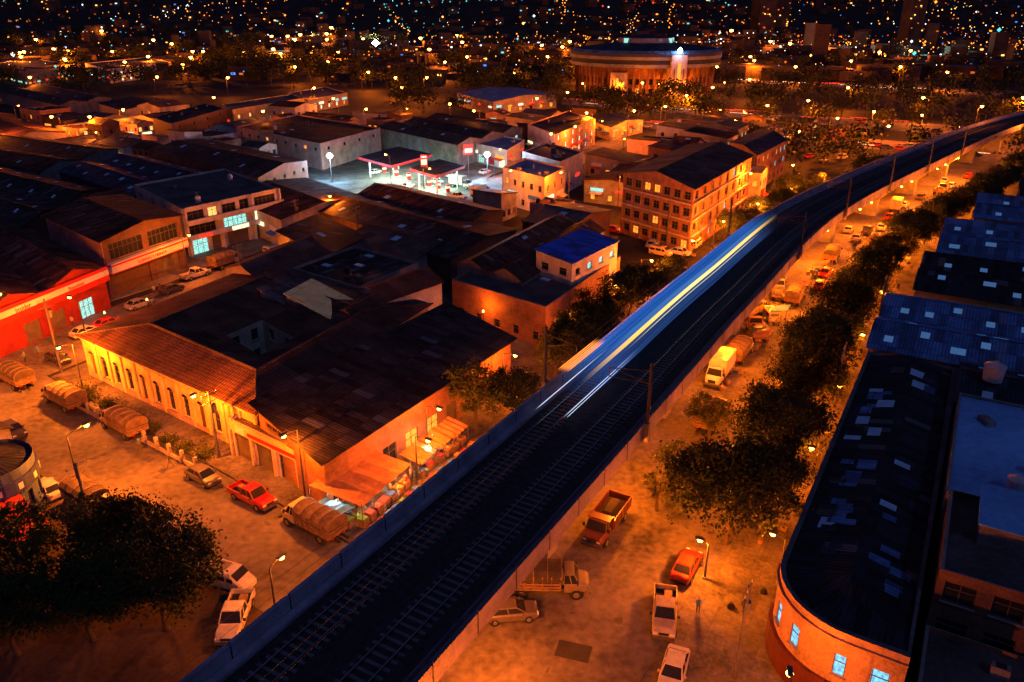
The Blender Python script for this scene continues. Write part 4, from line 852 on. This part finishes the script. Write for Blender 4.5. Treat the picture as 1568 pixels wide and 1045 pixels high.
for u,v in((556,782),(566,776),(590,764),(598,760),(606,752),(622,748),(630,738),(641,735),(650,722),(655,690),(668,690),(676,700),(520,786),(508,774),(548,790),(612,770),(575,790),(1208,738),(1215,730),(1120,700),(1068,940),(262,716),(40,556),(60,548),(215,690),(180,505),(237,452),(246,446),(1290,540),(1283,562),(1240,690),(35,600),(690,690),(700,680),(805,585),(112,500),(150,560),(230,600),(300,650),(1160,600),(1180,560),(1215,500),(1290,420)):
    p=G(u,v,.1); inst('person',R.choice(PM),(p.x,p.y,.13),R.uniform(0,6.28),R.uniform(.95,1.04))
# ------------------------------------------------------------------ utility poles and lines
def upole(p,hh=9,an=0,tr=True,z=.1):
    m=MB(); m.cyl((0,0,0),(0,0,hh),.17,.11,8,concd); ca=Vector((math.cos(an),math.sin(an),0))
    for zz in(hh-.4,hh-1.2): m.beam(ca*-1+Vector((0,0,zz)),ca*1+Vector((0,0,zz)),.06,wood)
    for k in(-.9,-.3,.3,.9): m.cyl(ca*k+Vector((0,0,hh-.35)),ca*k+Vector((0,0,hh-.1)),.05,.03,6,tank)
    if tr: m.cyl(ca*.35+Vector((0,0,hh-2.6)),ca*.35+Vector((0,0,hh-1.6)),.28,.28,10,steel)
    inst('utility_pole',m.mesh('utility_pole'),(p[0],p[1],z)); return v3(p,hh)
def wire(a,b,sag=.8,k=(-.9,0,.9)):
    m=MB()
    for off in k:
        pr_=None
        for i in range(11):
            t=i/10; p=a.lerp(b,t)+Vector((off*.7,off*.5,-.1-sag*4*t*(1-t)))
            if pr_: m.cyl(pr_,p,.015,.015,3,tankk,cap=False)
            pr_=p
    m.obj('power_line')
poles=[upole(G(95,572),10.5,aU),upole(G(336,702),8,aU),upole(G(140,808),7,aU,False),upole(A(60,-72),10,aU),upole(A(90,-73),10,aU),upole(G(458,372),9,aU),upole(A(22,20.3),8.5,aU),upole(A(70,19),8.5,aU),upole(A(100,20),8.5,aU),upole(G(1020,380),9,aU)]
for i,j in((0,1),(0,3),(3,4),(6,7),(7,8),(1,2)): wire(poles[i],poles[j])
# ------------------------------------------------------------------ street lamps near
def LP(u,v,an,pw=4200,hh=7.5,arm=1.5,z0=0): p=G(u,v,z0); return street_lamp(p,pw,hh,arm,an)
aP=aU+math.pi
LP(334,698,aP,4500,7.8); LP(468,765,aP,3200,7.8); LP(128,600,aP,8500,6.5); LP(640,742,aS1,2000,5.5)
street_lamp(A(11.6,-41.5),6000,7.5,1.8,aU); street_lamp(A(28,-86),5000,8,1.6,aU); street_lamp(A(9.2,-12.5),1200,5.5,1,aU)
street_lamp(A(34,-74.5),4500,8,1.6,aU-math.pi/2*3); street_lamp(A(26,-105),5000,8,1.6,aU); street_lamp(A(15,-75),4500,8,1.6,aU)
for a in(64,100,136,170,205,240): street_lamp(A(a,-91),3300,8,1.8,aU-math.pi/2)
# short lamps on the avenue's kerb, under the tree canopy
for a,b,pw in((2,14,7500),(31.5,15.0,2800),(47.5,14.4,2300),(59.8,14.4,2300),(72.6,14.4,2500),(90,14.4,2800),(103,14.4,3000),(120,14.6,4500),(142,14.6,6500),(164,15,7000),(190,16,8000),(212,16,9000),(236,16,9000)):
    street_lamp(VF(a,b,0),pw,3.6 if a>10 else 5.8,.5,vang(a)+math.pi/2)
# fill lamps added under the viaduct haunch to light the avenue from the other side
bk=MB()
for i,a in enumerate((14,37,44,66,74,96,104,126,134,156,164,186,194,216,224,237)):
    p=VF(a,4.6,6.0); bk.cyl(p+Vector((0,0,.95)),p,.04,.04,6,mastm); bk.cyl(p,p-Vector((0,0,.25)),.22,.12,10,sod); light('viaduct_fill_light',p-Vector((0,0,.45)),(2500 if a<100 else 5000)*PK*.8,SO,r=.2)
bk.obj('viaduct_fill_lamps')
for a,pw in((36,1500),(52,2200),(66,1300),(82,1600),(97,5000),(112,6500),(128,6500),(146,7000),(165,7500),(186,8000)):
    street_lamp(VF(a,-17.3,0) if a<100 else VF(a,-15.5,0),pw,6.0,1.5,vang(a)-math.pi/2)
for a in(34,50,66,84,104): street_lamp(A(a,20.6),700,4.6,.8,aP-math.pi/2)
street_lamp(A(17,24.5),1300,6,.8,aU+.3)
# ------------------------------------------------------------------ mid-distance filler houses on the street grid
res=[[G(u,v) for u,v in q] for q in([(900,168),(1568,240),(1568,150),(900,120)],[(860,320),(960,400),(1060,395),(960,330)],[(1130,290),(1230,300),(1320,240),(1200,215)],[(475,270),(600,330),(700,325),(770,275),(650,225),(520,232)])]
res.append([A(24,-95),A(24,-71),A(300,-78),A(300,-96)]); res.append([A(-60,-70),A(9,-14),A(20,-14),A(40,-150),A(13,-150)])
def far_ok(P):
    c=(P[0]+P[2])/2
    T=P+[c]+[(P[i]+P[(i+1)%4])/2 for i in range(4)]
    for q in FOOT+res:
        if any(inpoly(t,q) for t in T) or any(inpoly(t,P) for t in q): return False
        if inpoly((q[0]+q[2])/2,P): return False
    for t in T:
        for k in range(0,len(PL),6):
            if (PL[k]-t).length<22: return False
    return True
for ai in range(0,30):
    for bi in range(0,34):
        for sc_ in(1.0,.55):
            a0=26+ai*14.5+R.uniform(-1.5,1.5); b0=-24-bi*15.5+R.uniform(-1.5,1.5); a1=a0+12.5*sc_; b1=b0+14*sc_
            P=[A(a0,b0),A(a0,b1),A(a1,b1),A(a1,b0)]; c=(P[0]+P[2])/2
            if c.y>335 or c.y<70 or abs(c.x)>c.y*.78+25: continue
            if not far_ok(P): continue
            if c.y>200 and R.random()<.18:
                if R.random()<.6: street_lamp(c,3500,8,1.5,R.uniform(0,6))
                continue
            h=R.choice([4,5,5.5,6,6.5,7,8.5]); lit=R.random()<(.5 if c.y>170 else .15)
            building(R.choice(['house','workshop','warehouse']),world=P,h=h,roof=R.choice(['gable','gable','flat','shed']),wm=R.choice([wg,wbr,wo,wdk,ww,wpk]),rm=R.choice([tin,tin,tinr,tilep,ting,tinl,tile]),
                wins={0:(3,2 if h>6 else 1,1.2,1.3,[glass,glass,lito if lit else glass]),1:(3,2 if h>6 else 1,1.4,1.4,[glass,litw if lit else glass,shut])},axis=R.choice([0,1]),rise=R.uniform(.8,1.5),clut=2,sky=R.choice([0,0,1]),extra=signx if lit and c.y>170 else None)
            break
for u,v,pw in((983,160,14000),(1040,185,12000),(1095,170,9000),(1178,205,12000),(1240,195,12000),(1300,170,14000),(1345,245,14000),(1330,215,12000),(1415,190,12000),(1405,222,9000),(1490,205,14000),(1552,190,12000),(1560,235,9000),(1265,228,9000),
  (815,190,8000),(870,180,8000),(90,95,12000),(40,110,9000),(262,85,16000),(310,100,20000),(280,125,12000),(146,225,9000),(190,212,9000),(100,225,7000),(10,240,7000),(60,150,7000),(945,335,6500),(600,300,4500),(450,130,12000),(480,170,9000),(560,140,14000),(610,150,14000),(620,170,12000),(680,120,16000),(785,140,12000),(500,120,12000),(735,215,5000),
  (905,218,9000),(960,215,8000),(1010,205,9000),(890,245,6000),(1100,130,10000),(1150,155,10000),(240,150,8000),(350,150,6000),(400,215,3500),(560,210,3500),(1210,255,11000),(1130,330,7500),(1060,350,6500),(850,260,3500),(690,200,4000),(520,190,6000),(1200,320,8000),(770,330,3500),(870,330,4500),(650,150,9000),(720,110,12000),(840,110,12000),(330,190,5000),(200,120,10000),(380,100,14000),(160,60,26000),(420,70,30000),(560,75,32000),(700,68,30000),(1150,110,20000),(1220,130,18000),(1450,140,18000),(1380,130,18000),(1300,118,20000)):
    p=G(u,v); street_lamp(p,pw,10,2,R.uniform(0,6.28),hs=max(1,p.length/150))
hw=MB(); trl=MB(); trw=M('headlight_trail',(1,.8,.6),em=(1,.7,.38),es=1.3,sc=.1); trd=M('taillight_trail',(1,.1,.05),em=(1,.06,.02),es=1.1,sc=.1)
HQ=(((860,150),(1568,200),(1568,216),(860,160)),((980,185),(1568,232),(1568,250),(980,196)),((380,74),(800,66),(800,72),(380,82)),((880,108),(1568,140),(1568,150),(880,113)))
for qi,q in enumerate(HQ):
    W=[G(u,v) for u,v in q]; hw.face([v3(w,.05) for w in W][::-1],asph2)
    for k in range(18):
        t=R.uniform(.1,.9); s0=R.uniform(0,.85); s1=s0+R.uniform(.03,.12); p0=W[3].lerp(W[0],t); p1=W[2].lerp(W[1],t); a,b=p0.lerp(p1,s0),p0.lerp(p1,s1)
        trl.cyl(v3(a,.8),v3(b,.8),.13+.08*(qi>1),.13+.08*(qi>1),4,trw if t<.5 else trd)
hw.obj('highway_road'); trl.obj('vehicle_light_trails')
for i in range(60):
    u=R.uniform(900,1560); v=154+(u-860)*.073+R.uniform(0,8) if i%2 else 192+max(0,u-980)*.078+R.uniform(0,8); p=G(u,v); inst('parked_car',vmesh('car',R.choice([WHT,RED,DK,GR])),(p.x,p.y,.06),R.choice([-.2,2.94]))
# distant trees
dt=MB(); q=random.Random(5)
def dtree(x,y,s,n):
    for k in range(6):
        c=Vector((x+q.uniform(-.5,.5)*s,y+q.uniform(-.5,.5)*s,s*q.uniform(.7,1.15)))
        for _ in range(n):
            d=Vector((q.gauss(0,1),q.gauss(0,1),q.gauss(0,.8)))*s*.22; p=c+d; a=Vector((q.gauss(0,1),q.gauss(0,1),q.gauss(0,1))).normalized(); b=a.orthogonal(); z=s*.13
            dt.face([p,p+a*z*.5+b*z*.4,p+a*z,p+a*z*.5-b*z*.4],leaff)
    dt.cyl((x,y,0),(x,y,s*.7),.25,.15,5,barkm)
for _ in range(600):
    u=q.uniform(-20,1590); v=q.choice([q.uniform(48,150),q.uniform(95,175)])
    if u>1120: v=q.uniform(90,262)
    elif u>900: v=q.uniform(128,205)
    elif u<600: v=q.uniform(48,140)
    p=G(u,v)
    if any(inpoly(p,f) for f in FOOT): continue
    if min((PL[k]-p).length for k in range(0,len(PL),4))<13 : continue
    if 300<p.y and (p-Vector((77.6,484))).length<52: continue
    if u>860 and (150<v-(u-860)*.073<162 or 184<v-max(0,u-980)*.078<200): continue
    dtree(p.x,p.y,q.uniform(4.5,7.5)*(1+p.y/1500),36)
dt.obj('distant_trees')
# ------------------------------------------------------------------ bullring
def bullring():
    c=Vector((77.6,486)); wl,gb,rf=MB(),MB(),MB(); n=64; r=38
    P=lambda t,rr,z:Vector((c.x+math.cos(t)*rr,c.y+math.sin(t)*rr,z))
    band=M('stadium_cladding',(.22,.24,.32),sc=.1,var=.6); bandd=M('stadium_dark_band',(.03,.035,.06),sc=.1)
    for i in range(n):
        t,u=i*6.2832/n,(i+1)*6.2832/n
        wall(wl,gb,P(t,r,0).xy,P(u,r,0).xy,0,15,wbr,[(.8,2.9,1,4.5,glass if i%5 else lito),(.8,2.9,6.5,9.5,glass)],dep=.5,bars=False)
        wl.cyl(P(t,r+1.2,0),P(t,r+2.2,15),.6,.5,4,wdk)
        for k,(r0,z0,r1,z1,m) in enumerate(((r,15,r+5,15.4,concd),(r+5,15.4,r+5.3,17.2,band),(r+5.3,17.2,r+4.8,17.5,bandd),(r+4.8,17.5,r+4.8,19.2,bandd),(r+4.8,19.2,r+5.6,19.4,bandd),(r+5.6,19.4,r+5.6,21,band),(r+5.6,21,r+5.6,22.5,bandd),(r+5.6,22.5,r+3,24,tinb),(r+3,24,16,27,tinl),(16,27,15,29.5,band),(15,29.5,.1,31.5,tinl))):
            rf.face([P(t,r0,z0),P(u,r0,z0),P(u,r1,z1),P(t,r1,z1)],m)
    for s,w in((-1.3,9),(-2.05,8)):
        p=P(s,r+3,0); wl.box(p,(7,w,22 if s>-2 else 13),wo,s); wl.box(P(s,r+6.6,1),(.4,w*.2,17 if s>-2 else 9),lito,s)
        for k in(-.3,.3): wl.box(P(s+k*w/ (r+7),r+6.55,.2),(.5,.5,15 if s>-2 else 9),wdk,s)
    for k in range(10): rf.box(P(k*.628,15.5,27),(1,3,2.4),litc if k%3==0 else band,k*.628)
    group('bullring_arena',{'walls':wl,'windows':gb,'roof':rf})
    for t,pw in((-1.15,9000),(-1.45,9000),(-2.0,8000),(-2.5,2000),(-.5,2000)): street_lamp(P(t,r+12,0).xy,pw,6,2,t+math.pi,hs=2.4)
    m=MB(); p=P(-1.3,r+6,23); m.cyl(P(-1.3,r+4,20),p,.2,.2,6,steel); m.cyl(p,p+Vector((0,0,1.4)),.5,1.4,8,wlamp); m.cyl(p+Vector((0,0,1.4)),p+Vector((0,0,2.8)),1.4,.3,8,wlamp); m.obj('floodlight'); light('flood_lamp',p+Vector((0,-3,0)),2500,(.4,.6,1),r=1)
bullring()
# ------------------------------------------------------------------ distant city and its lights
q=random.Random(9); dwall=M('distant_wall',(.08,.06,.055),sc=.05,var=.6,spec=.1)
LT=[M('far_light_orange',(1,.5,.1),em=(1,.27,.02),es=4),M('far_light_amber',(1,.7,.3),em=(1,.42,.08),es=4.5),M('far_light_white',(1,1,1),em=(.85,.95,1),es=3),M('far_light_cyan',(.3,1,1),em=(.08,.7,.8),es=1.6),M('far_light_dim',(1,.4,.1),em=(1,.2,.02),es=.7),M('far_light_red',(1,.1,.05),em=(1,.06,.02),es=1.4),M('far_light_blue',(.1,.3,1),em=(.08,.3,1),es=1.3)]
dc=MB()
def orb(mb,p,r,m):
    v=[p+Vector(d)*r for d in((1,0,0),(0,1,0),(-1,0,0),(0,-1,0),(0,0,1),(0,0,-1))]
    for a,b in((0,1),(1,2),(2,3),(3,0)): mb.face([v[a],v[b],v[4]],m); mb.face([v[b],v[a],v[5]],m)
for _ in range(2200):
    y=560+3300*q.random()**1.5; x=q.uniform(-.75,.75)*y; w=q.uniform(9,22); hh=q.choice([4,5,6,7,8,9,12]) 
    if q.random()<.02: hh=q.uniform(18,34); w=12
    if y<700 and hh>10: hh=8
    if (Vector((x,y))-Vector((77.6,484))).length<70: continue
    z0=hz(x,y)-3; dc.box((x,y,z0),(w,w*.8,hh+3),dwall,q.uniform(-.5,.5),R.choice([tinl,tin,tinr]))
    for k in range(q.choice([0,0,0,1,2])):
        ww_=q.uniform(.8,2.4)*(1+y/2500); dc.box((x+q.uniform(-.35,.35)*w,y-w*.6,z0+3+q.uniform(.15,.7)*hh),(ww_,.6,ww_*.5),LT[q.choice([0,4,4,4,4,1,2,3,6])])
dc.obj('distant_city')
dl=MB()
def okp(x,y): return abs(x)<y*.75 and y>520 and (Vector((x,y))-Vector((77.6,484))).length>70
for run in range(520):   # rows of lamps following streets up the hillside
    y=560+3600*q.random()**1.15; x=q.uniform(-.72,.72)*y
    if x<0.05*y and q.random()<.45: continue
    an=q.choice([.15,.3,1.6,-.2,2.6,1.2])+q.gauss(0,.15); sp=q.uniform(14,50); m=LT[q.choice([0,0,0,0,0,4,4,4,1,1,2,3,5])]; br=q.uniform(.5,1.25)
    for k in range(q.randrange(3,18)):
        px_,py_=x+math.cos(an)*sp*k+q.gauss(0,4),y+math.sin(an)*sp*k+q.gauss(0,4)
        if not okp(px_,py_): continue
        d=math.hypot(px_,py_); rr=d*.0006*br*q.uniform(.6,1.5); orb(dl,Vector((px_,py_,hz(px_,py_)+9)),rr,m)
for _ in range(2000):
    y=540+3700*q.random()**1.1; x=q.uniform(-.74,.74)*y
    if not okp(x,y): continue
    if x<0 and q.random()<.45: continue
    d=math.hypot(x,y); orb(dl,Vector((x,y,hz(x,y)+q.uniform(3,12))),d*min(.0016,.00035*q.paretovariate(2.2)),LT[q.choice([0,0,4,4,4,4,1,2,3,5,6])])
dl.obj('distant_city_lights')
bl=MB()
for u,v,z,m in((575,66,12,wlamp),(648,17,25,LT[2]),(1530,46,20,LT[3]),(20,84,6,LT[2]),(1440,86,6,LT[2]),(1400,82,6,LT[3]),(370,12,20,LT[2]),(1310,75,8,LT[2]),(1290,78,8,LT[3]),(480,18,14,LT[6])):
    p=G(u,v,z); dd_=p.length; orb(bl,v3(p,z),dd_*(.0042 if m is wlamp else .0024),m); bl.cyl(v3(p,0),v3(p,z),.3,.2,5,steel)
bl.obj('high_mast_light')
for u,v,pw,cc in((575,72,60000,(.8,.9,1)),(1420,90,50000,(.5,1,.8)),(1305,82,50000,(.9,1,.9)),(480,70,60000,(1,.6,.3))): light('district_floodlight',v3(G(u,v),14),pw,cc,r=1)
for _ in range(44):
    y=q.uniform(540,1300); x=q.uniform(-.66,.66)*y; street_lamp((x,y),q.uniform(18000,50000),11,2,q.uniform(0,6),hs=round(y/130),z=hz(x,y))
tw=MB()
for u,v0,w in((1165,60,26),(1190,58,20),(1390,70,22),(90,50,20)):
    p=G(u,v0); s=p.length/F; tw.box(v3(p,0),(w*s,w*s*.8,(v0-2)*s*.9),dwall,.3)
    for _ in range(10): 
        a=Vector((q.uniform(-.48,.48)*w*s,-w*s*.62,q.uniform(.1,.9)*(v0-2)*s*.9)); tw.box(v3(p,0)+a,(1.6*s,.5,1.2*s),q.choice([LT[4],LT[4],LT[1]]))
tw.obj('distant_tower')
# ------------------------------------------------------------------ sky, added cool fill, camera
w=bpy.data.worlds.new('World'); SC.world=w; w.use_nodes=True; t=w.node_tree; bg=t.nodes['Background']
st_=nd(t,'ShaderNodeTexSky'); st_.sky_type='NISHITA'; st_.sun_disc=False; st_.sun_elevation=math.radians(-4); st_.sun_rotation=math.radians(200)
c=mix(t,1.0,(.022,.019,.062),mix(t,1.0,st_.outputs[0],(.012,.012,.012),'MULTIPLY'),'ADD'); t.links.new(c,bg.inputs[0]); bg.inputs[1].default_value=1.0
l=bpy.data.lights.new('cool_fill_sun','SUN'); l.energy=.2; l.angle=math.radians(4); l.color=(.22,.42,1); o=bpy.data.objects.new('cool_fill_sun',l); o.rotation_euler=(math.radians(35),math.radians(28),0); SC.collection.objects.link(o)  # cool directional fill added for definition, turned towards the left parapet
cd=bpy.data.cameras.new('camera'); cd.lens=F/1568*36; cd.sensor_width=36; cd.clip_end=20000; cd.clip_start=.5
cam=bpy.data.objects.new('camera',cd); cam.location=(0,0,H); cam.rotation_euler=(math.pi/2-TH,0,0); SC.collection.objects.link(cam); SC.camera=cam
